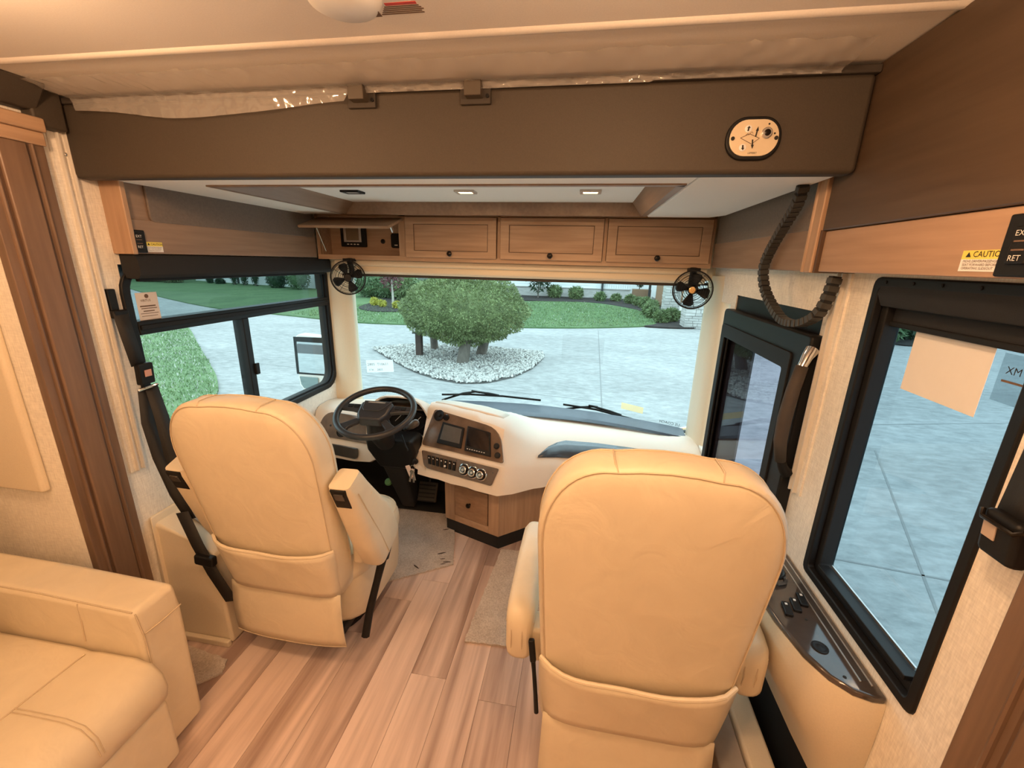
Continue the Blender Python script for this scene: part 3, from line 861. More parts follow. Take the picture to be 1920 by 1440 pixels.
def caution(label, x, s, y0, y1, z0, z1):
    c = thing('caution_label', label, 'label', (x, (y0 + y1) / 2, z0))
    lo, hi = min(x, x + s * 0.0012), max(x, x + s * 0.0012)
    zm = z1 - (z1 - z0) * 0.42
    mk('paper', MB().box(lo, hi, y0, y1, z0, zm), M_stk_white, c, smooth=0)
    mk('yellow_band', MB().box(lo, hi, y0, y1, zm, z1), M_stk_yellow, c, smooth=0)
    xd = (0, 1, 0) if s > 0 else (0, -1, 0)
    W = y1 - y0
    st = (lambda f: y0 + f * W) if s > 0 else (lambda f: y1 - f * W)
    xs = x + s * 0.0013
    text('lettering', 'CAUTION', W * 0.165, (xs, st(0.27), zm + (z1 - zm) * 0.25), xd, (0, 0, 1), M_ink, c)
    a = st(0.10); b = st(0.22); hgt = (z1 - zm)
    mk('triangle', MB().prism([(xs, a, zm + hgt * 0.25), (xs, b, zm + hgt * 0.25), (xs, (a + b) / 2, zm + hgt * 0.8)], (s * 0.0005, 0, 0)), M_ink, c, smooth=0)
    for k, tx in enumerate(('MOVE DRIVER/PASSENGER', 'SEAT FORWARD BEFORE', 'OPERATING SLIDEOUT')):
        text('lettering', tx, W * 0.072, (xs, st(0.07), zm - (zm - z0) * (0.26 + 0.29 * k)), xd, (0, 0, 1), M_inkbrown, c)
slide_switch('black EXT and RET rocker switch over the driver window', -1.625, 1, 1.386, 1.668, 0.060, 0.080)
caution('yellow and white caution label over the driver window', -1.625, 1, 1.418, 1.483, 1.632, 1.668)
slide_switch('black EXT and RET rocker switch over the passenger window', 0.66, -1, 0.792, 1.672, 0.072, 0.094)
caution('yellow and white caution label over the passenger window', 0.66, -1, 0.822, 0.905, 1.632, 1.667)

# ------------------------------------------------------------------ dome and sticker on the ceiling
dm = thing('ceiling_dome', 'round white plastic dome on the ceiling at the top edge', 'dome', (-0.475, 0.875, 2.065))
mk('cover', MB().lathe([(0.070, 0), (0.070, -0.008), (0.062, -0.020), (0.045, -0.028), (0.02, -0.032), (0.0, -0.033)], (-0.475, 0.885, 2.10), (0, 0, 1), 32), M_white, dm, smooth=60)
mk('print', MB().box(-0.455, -0.42, 0.905, 0.93, 2.0795, 2.0805), M_inkbrown, dm, smooth=0)
st = thing('ceiling_sticker', 'printed warning sticker on the ceiling beside the white dome', 'sticker', (-0.36, 0.92, 2.099))
mk('red_bar', MB().box(-0.415, -0.352, 0.928, 0.936, 2.0993, 2.10), M_red, st, smooth=0)
for k in range(5):
    mk('print_line', MB().box(-0.42 - 0.004 * k, -0.350 + 0.003 * (k % 3), 0.939 + 0.006 * k, 0.942 + 0.006 * k, 2.0993, 2.10), M_inkbrown, st, smooth=0)

# warm ceiling lamps
for i, (x, y, w) in enumerate(CEIL_LAMPS):
    lm = thing('ceiling_lamp', ['round ceiling lamp above the sofa', 'round ceiling lamp above the passenger seat aisle', 'round ceiling lamp in the middle of the coach', 'round ceiling lamp at the rear over the sofa', 'round ceiling lamp at the rear right'][i], 'lamp', (x, y, 2.075), 'round ceiling lamps')
    mk('rim', MB().lathe([(0.085, 0), (0.085, -0.010), (0.078, -0.018), (0.070, -0.018), (0.068, -0.006), (0.0, -0.006)], (x, y, 2.10), (0, 0, 1), 28), M_white, lm)
    mk('lens', MB().lathe([(0.068, 0), (0.060, -0.006), (0.03, -0.009), (0, -0.010)], (x, y, 2.092), (0, 0, 1), 24), M_lens, lm)
    la = bpy.data.lights.new('ceiling_bulb', 'POINT')
    la.shadow_soft_size = 0.05; la.energy = w; la.color = LAMP_COL
    lo = bpy.data.objects.new('ceiling_bulb', la); COL.objects.link(lo)
    lo.parent = lm; lo.location = Vector((x, y, 2.025)) - ORG[lm.name]

# ------------------------------------------------------------------ shades
rs = thing('roller_shade', 'black roller shade along the top of the driver window', 'shade', (-1.66, 2.0, 1.515))
mk('valance', MB().prism([(-1.70, 1.372, 1.622), (-1.632, 1.372, 1.622), (-1.622, 1.372, 1.60), (-1.622, 1.372, 1.548), (-1.632, 1.372, 1.536), (-1.66, 1.372, 1.533), (-1.70, 1.372, 1.536)], (0, 1.245, 0)), M_shade, rs, bevel=0.003)
mk('hem_bar', MB().box(-1.672, -1.655, 1.39, 2.60, 1.523, 1.535), M_rubber, rs, bevel=0.003)
rs2 = thing('roller_shade', 'black roller shade along the top of the passenger window', 'shade', (0.74, 1.0, 1.5))
mk('valance', MB().prism([(0.772, 0.805, 1.598), (0.725, 0.805, 1.598), (0.722, 0.805, 1.575), (0.735, 0.805, 1.545), (0.772, 0.805, 1.54)], (0, 0.405, 0)), M_shade, rs2, bevel=0.003)
mk('cloth', MB().box(0.764, 0.768, 0.815, 1.20, 1.503, 1.57), M_shade, rs2, smooth=0)
mk('hem_bar', MB().box(0.758, 0.772, 0.815, 1.20, 1.497, 1.510), M_rubber, rs2, bevel=0.003)
rs3 = thing('windshield_shade', 'cream roller shade housing along the top of the windshield', 'shade', (-0.45, 2.57, 1.53))
prof = [(2.52, 1.617), (2.512, 1.60), (2.515, 1.585), (2.53, 1.578), (2.522, 1.565), (2.522, 1.548), (2.535, 1.535), (2.57, 1.532), (2.60, 1.54), (2.60, 1.617)]
mk('housing', MB().prism([(-1.535, a, b) for a, b in prof], (2.19, 0, 0)), M_beige, rs3, bevel=0.003)
mk('hem_bar', MB().box(-1.51, 0.64, 2.548, 2.566, 1.519, 1.533), M_vinyl_dark, rs3, bevel=0.003)

# ------------------------------------------------------------------ fans
def fan(label, x, y, z, yaw, pitch, badge, blade_rot):
    f = thing('clip_fan', label, 'fan', (x, y, z), 'clip fans')
    rot = Matrix.Rotation(yaw, 3, 'Z') @ Matrix.Rotation(pitch, 3, 'X')
    def T(m):
        m.v = [tuple(rot @ Vector(p)) for p in m.v]
        return m
    Rr = 0.098
    for yy in (-0.032, 0.022):
        n_r = (0.030, 0.042, 0.054, 0.066, 0.078, 0.090) if yy < 0 else (0.035, 0.055, 0.075, 0.09)
        for r_ in n_r:
            dy = yy * math.sqrt(max(0, 1 - (r_ / 0.13) ** 2))
            mk('guard_ring', T(MB().tube([(r_ * math.cos(a), dy, r_ * math.sin(a)) for a in [2 * math.pi * k / 28 for k in range(28)]], 0.0011, 4, True)), M_blackmatte, f, local=True)
    mk('rim', T(MB().tube([(Rr * math.cos(a), 0, Rr * math.sin(a)) for a in [2 * math.pi * k / 36 for k in range(36)]], 0.0042, 6, True)), M_black, f, local=True)
    sp = MB()
    for k in range(8):
        a = 2 * math.pi * k / 8 + 0.2
        pts = [(r_ * math.cos(a), -0.034 * math.sqrt(max(0, 1 - (r_ / 0.11) ** 2)) - 0.001, r_ * math.sin(a)) for r_ in (0.02, 0.05, 0.08, 0.097)]
        sp.tube(pts, 0.0011, 4)
    mk('guard_spokes', T(sp), M_blackmatte, f, local=True)
    for k in range(4):
        a = blade_rot + math.pi / 2 * k
        rowsb = []
        for r_ in (0.018, 0.04, 0.06, 0.078, 0.086):
            wdt = {0.018: 0.25, 0.04: 0.36, 0.06: 0.40, 0.078: 0.36, 0.086: 0.22}[r_]
            rowsb.append([(r_ * math.cos(a + wdt * q), 0.008 * q * (r_ / 0.05), r_ * math.sin(a + wdt * q)) for q in (-1, -0.5, 0, 0.5, 1)])
        m_ = MB().grid(rowsb)
        bl = mk('blade', T(m_), M_black, f, local=True)
        so = bl.modifiers.new('solid', 'SOLIDIFY'); so.thickness = 0.0025
    mk('hub', T(MB().lathe([(0.0, -0.036), (0.020, -0.035), (0.022, -0.030), (0.022, 0.0), (0.028, 0.02), (0.028, 0.06), (0.02, 0.068), (0, 0.07)], (0, 0, 0), (0, 1, 0), 20)), M_black, f, local=True)
    if badge:
        bd = mk('badge', T(MB().lathe([(0.017, 0), (0.017, 0.002), (0.013, 0.003), (0.013, 0.002), (0.006, 0.002), (0.005, 0.004), (0, 0.004)], (0, -0.036, 0), (0, -1, 0), 24)), M_brass, f, local=True, label='round brass centre badge')
    mk('bracket', MB().tube([(0, 0.045, 0.0), (0, 0.05, 0.05), (0, 0.035, 0.085), (0, 0.03, 0.112)], [0.018, 0.016, 0.017, 0.02], 10), M_black, f, local=True)
    mk('mount', MB().box(-0.028, 0.028, 0.0, 0.06, 0.095, 0.112), M_black, f, local=True, bevel=0.003)
    return f
fan('small black wire-guard fan at the driver corner of the windshield', -1.402, 2.43, 1.512, 0.45, 0.0, False, 0.35)
fan('small black wire-guard fan with brass badge at the passenger corner', 0.573, 2.43, 1.507, -0.25, 0.0, True, 1.35)

# ------------------------------------------------------------------ cable chain under the bunk
ch = thing('cable_chain', 'black segmented cable chain hanging under the bunk beside the entry door', 'cable chain', (0.65, 1.55, 1.46))
path = [(0.61, 1.46, 1.865), (0.618, 1.50, 1.813), (0.63, 1.60, 1.752), (0.638, 1.70, 1.670), (0.642, 1.725, 1.614), (0.65, 1.695, 1.550), (0.655, 1.605, 1.493), (0.66, 1.53, 1.463), (0.664, 1.43, 1.468), (0.672, 1.36, 1.502), (0.682, 1.345, 1.552), (0.69, 1.345, 1.618)]
P = [Vector(p) for p in path]
fine = []
for i in range(len(P) - 1):
    p0 = P[max(i - 1, 0)]; p1 = P[i]; p2 = P[i + 1]; p3 = P[min(i + 2, len(P) - 1)]
    for k in range(10):
        u = k / 10
        fine.append(0.5 * ((2 * p1) + (p2 - p0) * u + (2 * p0 - 5 * p1 + 4 * p2 - p3) * u * u + (3 * p1 - p0 - 3 * p2 + p3) * u ** 3))
fine.append(P[-1])
acc = 0; nxt = 0; last = fine[0]; pts = []
for p in fine:
    acc += (p - last).length; last = p
    if acc >= nxt:
        pts.append(p); nxt += 0.0215
for i in range(len(pts) - 1):
    c = (pts[i] + pts[i + 1]) / 2; tdir = (pts[i + 1] - pts[i]).normalized()
    side = Vector((1, 0.12, 0)); side = (side - tdir * side.dot(tdir)).normalized(); nrm = tdir.cross(side)
    l = mk('link', MB().obox(c, tdir, side, nrm, 0.0165, 0.031, 0.022), M_chain, ch, bevel=0.002)
    mk('link_pin', MB().obox(c + nrm * 0.0005, tdir, side, nrm, 0.025, 0.024, 0.018), M_blackmatte, l, smooth=0)

# ================================================================== DASHBOARD
dash = thing('dashboard', 'cream moulded dashboard with glossy walnut panels across the cab', 'dashboard', (-0.5, 2.4, 0.4))
ST = [
 (-1.695, [(2.74, .62), (2.66, .655), (2.55, .675), (2.45, .672), (2.405, .650), (2.345, .52), (2.325, .50), (2.31, .39), (2.34, .375), (2.58, .37)]),
 (-1.50, [(2.78, .61), (2.68, .655), (2.54, .69), (2.42, .69), (2.375, .665), (2.305, .52), (2.285, .50), (2.27, .39), (2.30, .375), (2.58, .37)]),
 (-1.36, [(2.80, .60), (2.70, .66), (2.54, .70), (2.40, .70), (2.355, .675), (2.285, .52), (2.265, .50), (2.25, .39), (2.28, .375), (2.58, .37)]),
 (-1.25, [(2.81, .60), (2.70, .66), (2.54, .70), (2.39, .70), (2.34, .675), (2.27, .52), (2.25, .50), (2.24, .40), (2.27, .385), (2.58, .38)]),
 (-1.215, [(2.82, .60), (2.70, .64), (2.54, .64), (2.42, .62), (2.38, .58), (2.33, .52), (2.25, .50), (2.24, .42), (2.27, .41), (2.58, .40)]),
 (-0.90, [(2.84, .59), (2.70, .64), (2.54, .66), (2.42, .64), (2.38, .60), (2.32, .54), (2.22, .52), (2.20, .44), (2.24, .43), (2.58, .42)]),
 (-0.86, [(2.85, .59), (2.70, .665), (2.52, .75), (2.32, .800), (2.268, .782), (2.135, .60), (2.105, .590), (2.06, .455), (2.09, .435), (2.55, .42)]),
 (-0.78, [(2.86, .585), (2.70, .665), (2.52, .75), (2.30, .800), (2.243, .782), (2.110, .60), (2.085, .590), (2.04, .452), (2.07, .432), (2.55, .42)]),
 (-0.60, [(2.87, .58), (2.72, .645), (2.52, .735), (2.25, .792), (2.190, .775), (2.065, .60), (2.040, .590), (1.995, .448), (2.03, .428), (2.55, .42)]),
 (-0.45, [(2.87, .58), (2.74, .615), (2.52, .705), (2.20, .785), (2.135, .768), (2.025, .60), (2.000, .590), (1.955, .444), (1.99, .424), (2.55, .42)]),
 (-0.375, [(2.87, .575), (2.74, .600), (2.52, .670), (2.20, .762), (2.125, .745), (2.010, .60), (1.985, .590), (1.942, .440), (1.98, .420), (2.55, .42)]),
 (-0.30, [(2.87, .57), (2.74, .585), (2.52, .630), (2.26, .690), (2.17, .672), (2.06, .585), (2.025, .565), (1.985, .436), (2.02, .418), (2.55, .415)]),
 (-0.20, [(2.87, .57), (2.74, .577), (2.54, .598), (2.34, .615), (2.25, .598), (2.16, .555), (2.115, .530), (2.07, .432), (2.10, .415), (2.55, .41)]),
 (-0.05, [(2.86, .57), (2.74, .575), (2.56, .585), (2.42, .578), (2.33, .560), (2.25, .525), (2.21, .500), (2.17, .428), (2.20, .412), (2.55, .41)]),
 (0.20, [(2.84, .565), (2.74, .573), (2.57, .583), (2.45, .575), (2.37, .555), (2.30, .522), (2.265, .495), (2.235, .426), (2.26, .410), (2.55, .41)]),
 (0.50, [(2.79, .565), (2.70, .573), (2.57, .590), (2.45, .586), (2.36, .565), (2.29, .530), (2.255, .500), (2.225, .426), (2.25, .410), (2.55, .41)]),
 (0.728, [(2.74, .57), (2.68, .585), (2.57, .61), (2.45, .612), (2.35, .590), (2.27, .545), (2.235, .510), (2.205, .426), (2.23, .410), (2.55, .41)]),
]
def lerp_station(x):
    for (xa, pa), (xb, pb) in zip(ST[:-1], ST[1:]):
        if xa <= x <= xb:
            t_ = (x - xa) / (xb - xa); t_ = t_ * t_ * (3 - 2 * t_)
            return [(a[0] + (b[0] - a[0]) * t_, a[1] + (b[1] - a[1]) * t_) for a, b in zip(pa, pb)]
xs_ = []
for (xa, _), (xb, _) in zip(ST[:-1], ST[1:]):
    nseg = max(2, int((xb - xa) / 0.04))
    xs_ += [xa + (xb - xa) * k / nseg for k in range(nseg)]
xs_.append(0.728)
mb = MB()
mb.grid([[(x, y, z) for (y, z) in lerp_station(x)] for x in xs_])
mk('dash_top', mb, M_dash, dash, smooth=42)

# instrument hood
def hood_ring(y, w, zb, zt, cx=-1.035, n=18):
    out = []
    for k in range(n + 1):
        a = math.pi * k / n
        c_, s_ = math.cos(a), math.sin(a)
        out.append((cx + w * math.copysign(abs(c_) ** 0.62, c_), y + 0.0 * s_, zb + (zt - zb) * abs(s_) ** 0.75))
    return out
mb = MB()
mb.grid([hood_ring(2.60, 0.17, 0.60, 0.65), hood_ring(2.48, 0.195, 0.56, 0.735), hood_ring(2.34, 0.212, 0.52, 0.815), hood_ring(2.245, 0.218, 0.50, 0.856), hood_ring(2.225, 0.215, 0.50, 0.854),
         hood_ring(2.226, 0.207, 0.50, 0.846), hood_ring(2.26, 0.202, 0.50, 0.832)])
mk('instrument_hood', mb, M_dash, dash, smooth=50)
mb = MB()
mb.grid([hood_ring(2.245, 0.2035, 0.50, 0.838), hood_ring(2.36, 0.190, 0.50, 0.79)])
hl = mk('hood_lining', mb, M_blackmatte, dash, smooth=50)
face = [(p[0], 2.345, p[2]) for p in hood_ring(2.35, 0.191, 0.48, 0.79)]
mk('cluster_face', MB().prism(face, (0, 0.01, 0)), M_screen, dash, smooth=0)
mk('cluster_bar', MB().box(-1.17, -0.88, 2.30, 2.345, 0.745, 0.757), M_gloss, dash, bevel=0.003)
for cx, cz, rr in ((-1.10, 0.66, 0.058), (-0.97, 0.66, 0.058), (-1.185, 0.64, 0.026), (-0.885, 0.64, 0.026)):
    g = mk('gauge', MB().lathe([(rr, 0), (rr, 0.006), (rr * 0.93, 0.010), (rr * 0.90, 0.004), (0, 0.004)], (cx, 2.345, cz), (0, -1, 0), 28), M_black, dash)
    mk('gauge_needle', MB().obox((cx + rr * 0.2, 2.338, cz + rr * 0.2), (1, 0, 1), (0, 1, 0), (1, 0, -1), rr, 0.001, 0.003), M_inkwhite, g, smooth=0)
mk('cluster_lip', MB().prism([(-1.235, 2.215, 0.505), (-0.86, 2.15, 0.505), (-0.86, 2.36, 0.535), (-1.235, 2.36, 0.535)], (0, 0, -0.02)), M_smoke, dash, bevel=0.006)

# panels laid on the dash face
def face_panel(name, A, B, C, D, th, mat, par, rad=0.02, bev=0.003):
    # A bottom-left, B bottom-right, C top-right, D top-left (all Vectors); rounded slab, proud by th
    A, B, C, D = map(Vector, (A, B, C, D))
    nrm = (B - A).cross(D - A).normalized()
    if nrm.y > 0: nrm = -nrm
    corners = [A, B, C, D]; loop = []
    for i in range(4):
        p = corners[i]; a = (corners[i - 1] - p); b = (corners[(i + 1) % 4] - p)
        ra = rad[i] if isinstance(rad, (list, tuple)) else rad
        s0 = p + a.normalized() * ra; s1 = p + b.normalized() * ra
        for k in range(6):
            u = k / 5
            loop.append(s0 * (1 - u) ** 2 + p * 2 * u * (1 - u) + s1 * u * u)
    o = mk(name, MB().prism([q - nrm * 0.006 for q in loop], nrm * (th + 0.006)), mat, par, bevel=bev)
    return o, nrm
def on(A, B, C, D, u, v):
    A, B, C, D = map(Vector, (A, B, C, D))
    return (A * (1 - u) + B * u) * (1 - v) + (D * (1 - u) + C * u) * v

# centre stack, upper
cA, cB, cC, cD = (-0.855, 2.128, 0.607), (-0.352, 2.000, 0.602), (-0.392, 2.112, 0.750), (-0.812, 2.252, 0.783)
pn, nrm = face_panel('screen_panel', cA, cB, cC, cD, 0.007, M_gloss, dash, (0.02, 0.02, 0.09, 0.02))
def sub_panel(name, u0, u1, v0, v1, th, mat, par, base=0.007, rad=0.005, corners=(cA, cB, cC, cD), n=None, bev=0.002):
    n = n or nrm
    q = [on(*corners, u, v) + n * base for u, v in ((u0, v0), (u1, v0), (u1, v1), (u0, v1))]
    o, _ = face_panel(name, *q, th, mat, par, rad, bev)
    return o, q
so, q = sub_panel('radio', 0.19, 0.50, 0.13, 0.72, 0.010, M_black, pn)
sub_panel('display', 0.22, 0.475, 0.24, 0.66, 0.0008, M_screen2, so, 0.0175, 0.002)
so2, q = sub_panel('monitor', 0.545, 0.86, 0.10, 0.80, 0.010, M_black, pn)
sub_panel('display', 0.56, 0.845, 0.24, 0.76, 0.0008, M_screen, so2, 0.0175, 0.002)
for k in range(8):
    sub_panel('button', 0.575 + 0.029 * k, 0.591 + 0.029 * k, 0.155, 0.175, 0.0008, M_inkwhite, so2, 0.0175, 0.0008)
def round_on(name, u, v, prof, mat, par, base=0.007, corners=(cA, cB, cC, cD), n=None, seg=22):
    n = n or nrm
    return mk(name, MB().lathe(prof, on(*corners, u, v) + n * base, n, seg), mat, par)
vt = round_on('air_vent', 0.10, 0.86, [(0.033, -0.004), (0.033, 0.006), (0.029, 0.009), (0.027, 0.004), (0.0, -0.001)], M_black, pn)
round_on('vent_vane', 0.105, 0.87, [(0.010, 0), (0.008, 0.012), (0.0, 0.014)], M_rubber, vt)
round_on('dial', 0.215, 0.86, [(0.018, 0), (0.018, 0.006), (0.014, 0.010), (0, 0.010)], M_knob, pn)
round_on('dial', 0.935, 0.45, [(0.016, 0), (0.016, 0.007), (0.012, 0.011), (0, 0.011)], M_black, pn)
round_on('dial', 0.940, 0.19, [(0.016, 0), (0.016, 0.007), (0.012, 0.011), (0, 0.011)], M_black, pn)

# centre stack, lower: switches and climate knobs
lA, lB, lC, lD = (-0.815, 2.052, 0.505), (-0.408, 1.953, 0.490), (-0.372, 1.975, 0.583), (-0.842, 2.094, 0.590)
pl_, n2 = face_panel('switch_panel', lA, lB, lC, lD, 0.006, M_gloss, dash, (0.03, 0.012, 0.012, 0.012))
LC = (lA, lB, lC, lD)
for k in range(7):
    s_, q = sub_panel('rocker_switch', 0.09 + 0.058 * k, 0.128 + 0.058 * k, 0.30, 0.80, 0.007, M_black, pl_, 0.006, 0.002, LC, n2)
    sub_panel('switch_mark', 0.102 + 0.058 * k, 0.116 + 0.058 * k, 0.64, 0.70, 0.0006, M_inkwhite, s_, 0.0135, 0.0005, LC, n2, 0)
round_on('push_pin', 0.335, 0.42, [(0.006, 0), (0.006, 0.004), (0.0, 0.007)], M_stk_white, pl_, 0.013, LC, n2, 12)
for k, (u, v) in enumerate(((0.595, 0.50), (0.715, 0.47), (0.825, 0.46))):
    kn = round_on('climate_knob', u, v, [(0.031, 0), (0.031, 0.003), (0.028, 0.005), (0.021, 0.005), (0.020, 0.020), (0.016, 0.022), (0.0, 0.022)], M_black, pl_, 0.006, LC, n2, 26)
    round_on('chrome_ring', u, v, [(0.0205, 0.016), (0.022, 0.018), (0.0205, 0.023), (0.016, 0.024), (0.014, 0.022)], M_chrome, kn, 0.006, LC, n2, 26)
    round_on('chrome_ring', u, v, [(0.031, 0.001), (0.033, 0.002), (0.031, 0.004), (0.029, 0.005), (0.028, 0.002)], M_chrome, kn, 0.006, LC, n2, 26)
    round_on('knob_cap', u, v, [(0.007, 0.021), (0.007, 0.0245), (0, 0.025)], M_alu, kn, 0.006, LC, n2, 14)
for u, v in ((0.48, 0.90), (0.955, 0.72)):
    round_on('screw', u, v, [(0.003, 0), (0.003, 0.001), (0, 0.0015)], M_ink, pl_, 0.006, LC, n2, 8)

# left glossy panel beside the wheel
gA, gB, gC, gD = (-1.650, 2.312, 0.518), (-1.245, 2.248, 0.518), (-1.245, 2.312, 0.668), (-1.60, 2.368, 0.668)
gp, n3 = face_panel('left_panel', gA, gB, gC, gD, 0.006, M_gloss, dash, (0.015, 0.015, 0.02, 0.08))
GC = (gA, gB, gC, gD)
round_on('air_vent', 0.46, 0.28, [(0.033, 0), (0.033, 0.006), (0.029, 0.009), (0.027, 0.004), (0.0, -0.001)], M_black, gp, 0.006, GC, n3)
round_on('hole', 0.22, 0.46, [(0.007, 0), (0.007, 0.0015), (0, 0.0016)], M_ink, gp, 0.006, GC, n3, 12)
round_on('screw', 0.24, 0.80, [(0.004, 0), (0.004, 0.0015), (0, 0.002)], M_ink, gp, 0.006, GC, n3, 8)
sub_panel('yellow_pull', 0.13, 0.165, 0.10, 0.24, 0.020, M_brass, gp, 0.006, 0.002, GC, n3)
bA, bB, bC, bD = (-1.62, 2.302, 0.405), (-1.325, 2.238, 0.412), (-1.325, 2.246, 0.482), (-1.62, 2.309, 0.478)
face_panel('ash_drawer', bA, bB, bC, bD, 0.008, M_smoke, dash, (0.012, 0.03, 0.01, 0.01))
# lid on top of the centre pod
lid = []
for (x, t_) in ((-0.84, 0), (-0.70, 0), (-0.55, 0), (-0.45, 0), (-0.405, 0.03)):
    s_ = lerp_station(x)
    lid.append((x, s_))
mb = MB()
mb.grid([[(x, s_[3][0] + 0.02 + t_ + (s_[2][0] - s_[3][0] - 0.05 - t_) * k / 4, s_[3][1] + (s_[2][1] - s_[3][1]) * ((0.02 + t_ + (s_[2][0] - s_[3][0] - 0.05 - t_) * k / 4) / (s_[2][0] - s_[3][0])) + 0.0055) for k in range(5)] for x, s_ in lid for t_ in ([0, 0, 0, 0.01, 0.05][[l[0] for l in lid].index(x)],)])
ld = mk('pod_lid', mb, M_dash, dash, smooth=60)
sld = ld.modifiers.new('solid', 'SOLIDIFY'); sld.thickness = 0.007; sld.offset = -1
# dark defroster strip against the glass
mb = MB()
mb.grid([[(x, y0_, z0_) for (y0_, z0_) in ((ws_y(x, 0.57) - 0.225 + 0.05 * abs(x + 0.43), 0.590), (ws_y(x, 0.57) - 0.16, 0.600), (ws_y(x, 0.57) - 0.14, 0.594), (ws_y(x, 0.57) - 0.012, 0.606))] for x in [-0.93 + 1.63 * k / 22 for k in range(23)]])
mk('defroster_strip', mb, M_cowl, dash, smooth=30)
# dark glossy inset in front of the passenger
mb = MB()
rin = []
for k in range(17):
    u = k / 16
    x = -0.19 + 0.78 * u
    s_ = lerp_station(x)
    hi = 0.06 + 0.94 * min(1, (u / 0.16)) ** 0.8 if u < 0.16 else 1.0 - 0.60 * ((u - 0.16) / 0.84) ** 1.6
    if u > 0.93: hi *= max(0.05, (1 - u) / 0.07)
    # from the face point 5 up towards crest point 3
    def along(t_):
        ptsl = [s_[5], s_[4], s_[3], s_[2]]
        seg = min(int(t_), 2); f_ = t_ - seg
        return (ptsl[seg][0] + (ptsl[seg + 1][0] - ptsl[seg][0]) * f_, ptsl[seg][1] + (ptsl[seg + 1][1] - ptsl[seg][1]) * f_)
    row = []
    for v in (0, 0.33, 0.66, 1):
        yy, zz = along(0.25 + 0.25 * u + 1.75 * hi * v * (1 - 0.12 * u))
        row.append((x, yy - 0.003, zz + 0.0045))
    rin.append(row)
ins = mk('passenger_inset', mb.grid(rin), M_inset, dash, smooth=60)
sm = ins.modifiers.new('solid', 'SOLIDIFY'); sm.thickness = 0.004; sm.offset = -1
# ignition lock with the key bunch
mk('ignition_lock', MB().lathe([(0.017, 0), (0.017, 0.008), (0.010, 0.012), (0.010, 0.022), (0, 0.022)], (-0.868, 2.063, 0.533), (-0.25, -0.95, 0.1), 16), M_black, dash)
mk('dash_knee_panel', MB().prism([(-0.885, 2.10, 0.585), (-0.845, 2.09, 0.59), (-0.815, 2.055, 0.50), (-0.80, 2.05, 0.455), (-0.895, 2.085, 0.480)], (0.01, 0.12, 0)), M_dash, dash, bevel=0.006)
ky = thing('key_bunch', 'bunch of keys and tags hanging from the ignition lock', 'keys', (-0.885, 2.03, 0.42))
mk('key_ring', MB().tube(arc((-0.875, 2.032, 0.508), 0.014, 0, 345, 20, 'xz'), 0.0014, 6, True), M_chrome, ky)
for i, (a, ln, mt) in enumerate(((-0.10, 0.055, M_stk_pink), (0.05, 0.075, M_chrome), (0.22, 0.06, M_alu), (-0.22, 0.07, M_chrome))):
    c = Vector((-0.875 + math.sin(a) * ln * 0.6, 2.030 - 0.003 * i, 0.496 - ln * 0.55))
    d_ = Vector((math.sin(a), 0, -math.cos(a)))
    k_ = mk('key', MB().obox(c, d_, (0, 1, 0), d_.cross(Vector((0, 1, 0))), ln, 0.003, 0.011), mt, ky, bevel=0.001)
    mk('key_bow', MB().lathe([(0.011, -0.0016), (0.011, 0.0016)], c - d_ * ln * 0.45, (0, 1, 0), 14), mt, k_)
mk('leather_tag', MB().obox((-0.892, 2.026, 0.485), (0.35, 0, -1), (0, 1, 0), (1, 0, 0.35), 0.075, 0.006, 0.026), M_stk_pink, ky, bevel=0.003)

# ------------------------------------------------------------------ steering wheel and column
swt = thing('steering_wheel', 'black four-spoke steering wheel tilted back over a black column', 'steering wheel', (-0.985, 1.88, 0.40))
WC = Vector((-0.985, 1.862, 0.892))
Wn = Vector((0.03, -0.34, 0.94)).normalized()      # towards the driver
Wx = Vector((1, 0.06, 0.0)); Wx = (Wx - Wn * Wx.dot(Wn)).normalized(); Wy = Wn.cross(Wx)
def W(a, b, c=0): return WC + Wx * a + Wy * b + Wn * c
RR = 0.189
mk('rim', MB().tube([W(RR * math.cos(a), RR * math.sin(a)) for a in [2 * math.pi * k / 56 for k in range(56)]], 0.0155, 12, True), M_wheel, swt, smooth=180)
gr = MB()
for k in range(22):
    a = math.radians(48 + 84 * k / 21)
    gr.tube([W((RR - 0.0125) * math.cos(a), (RR - 0.0125) * math.sin(a), -0.006), W((RR - 0.0155) * math.cos(a), (RR - 0.0155) * math.sin(a), 0.004)], 0.005, 6)
mk('finger_grips', gr, M_wheel, swt)
hub = mk('hub', MB().prism([W(a, b, -0.03) for a, b in ((-0.085, 0.045), (-0.075, -0.045), (-0.055, -0.085), (0.055, -0.085), (0.075, -0.045), (0.085, 0.045), (0.05, 0.055), (-0.05, 0.055))], Wn * 0.055), M_wheelhub, swt, bevel=0.014, seg=3)
mk('horn_pad', MB().prism([W(a, b, 0.02) for a, b in ((-0.068, 0.048), (-0.060, -0.01), (-0.045, -0.028), (0.025, -0.028), (0.045, -0.012), (0.075, 0.048))], Wn * 0.010), M_wheelhub, hub, bevel=0.004)
mk('badge', MB().prism([W(a, b, 0.030) for a, b in ((-0.042, 0.030), (0.042, 0.030), (0.046, 0.038), (0.010, 0.041), (-0.046, 0.036))], Wn * 0.001), M_alu, hub, smooth=0)
text('lettering', 'FREIGHTLINER', 0.0105, W(-0.0385, 0.0312, 0.0312), Wx, Wy, M_inkwhite, hub)
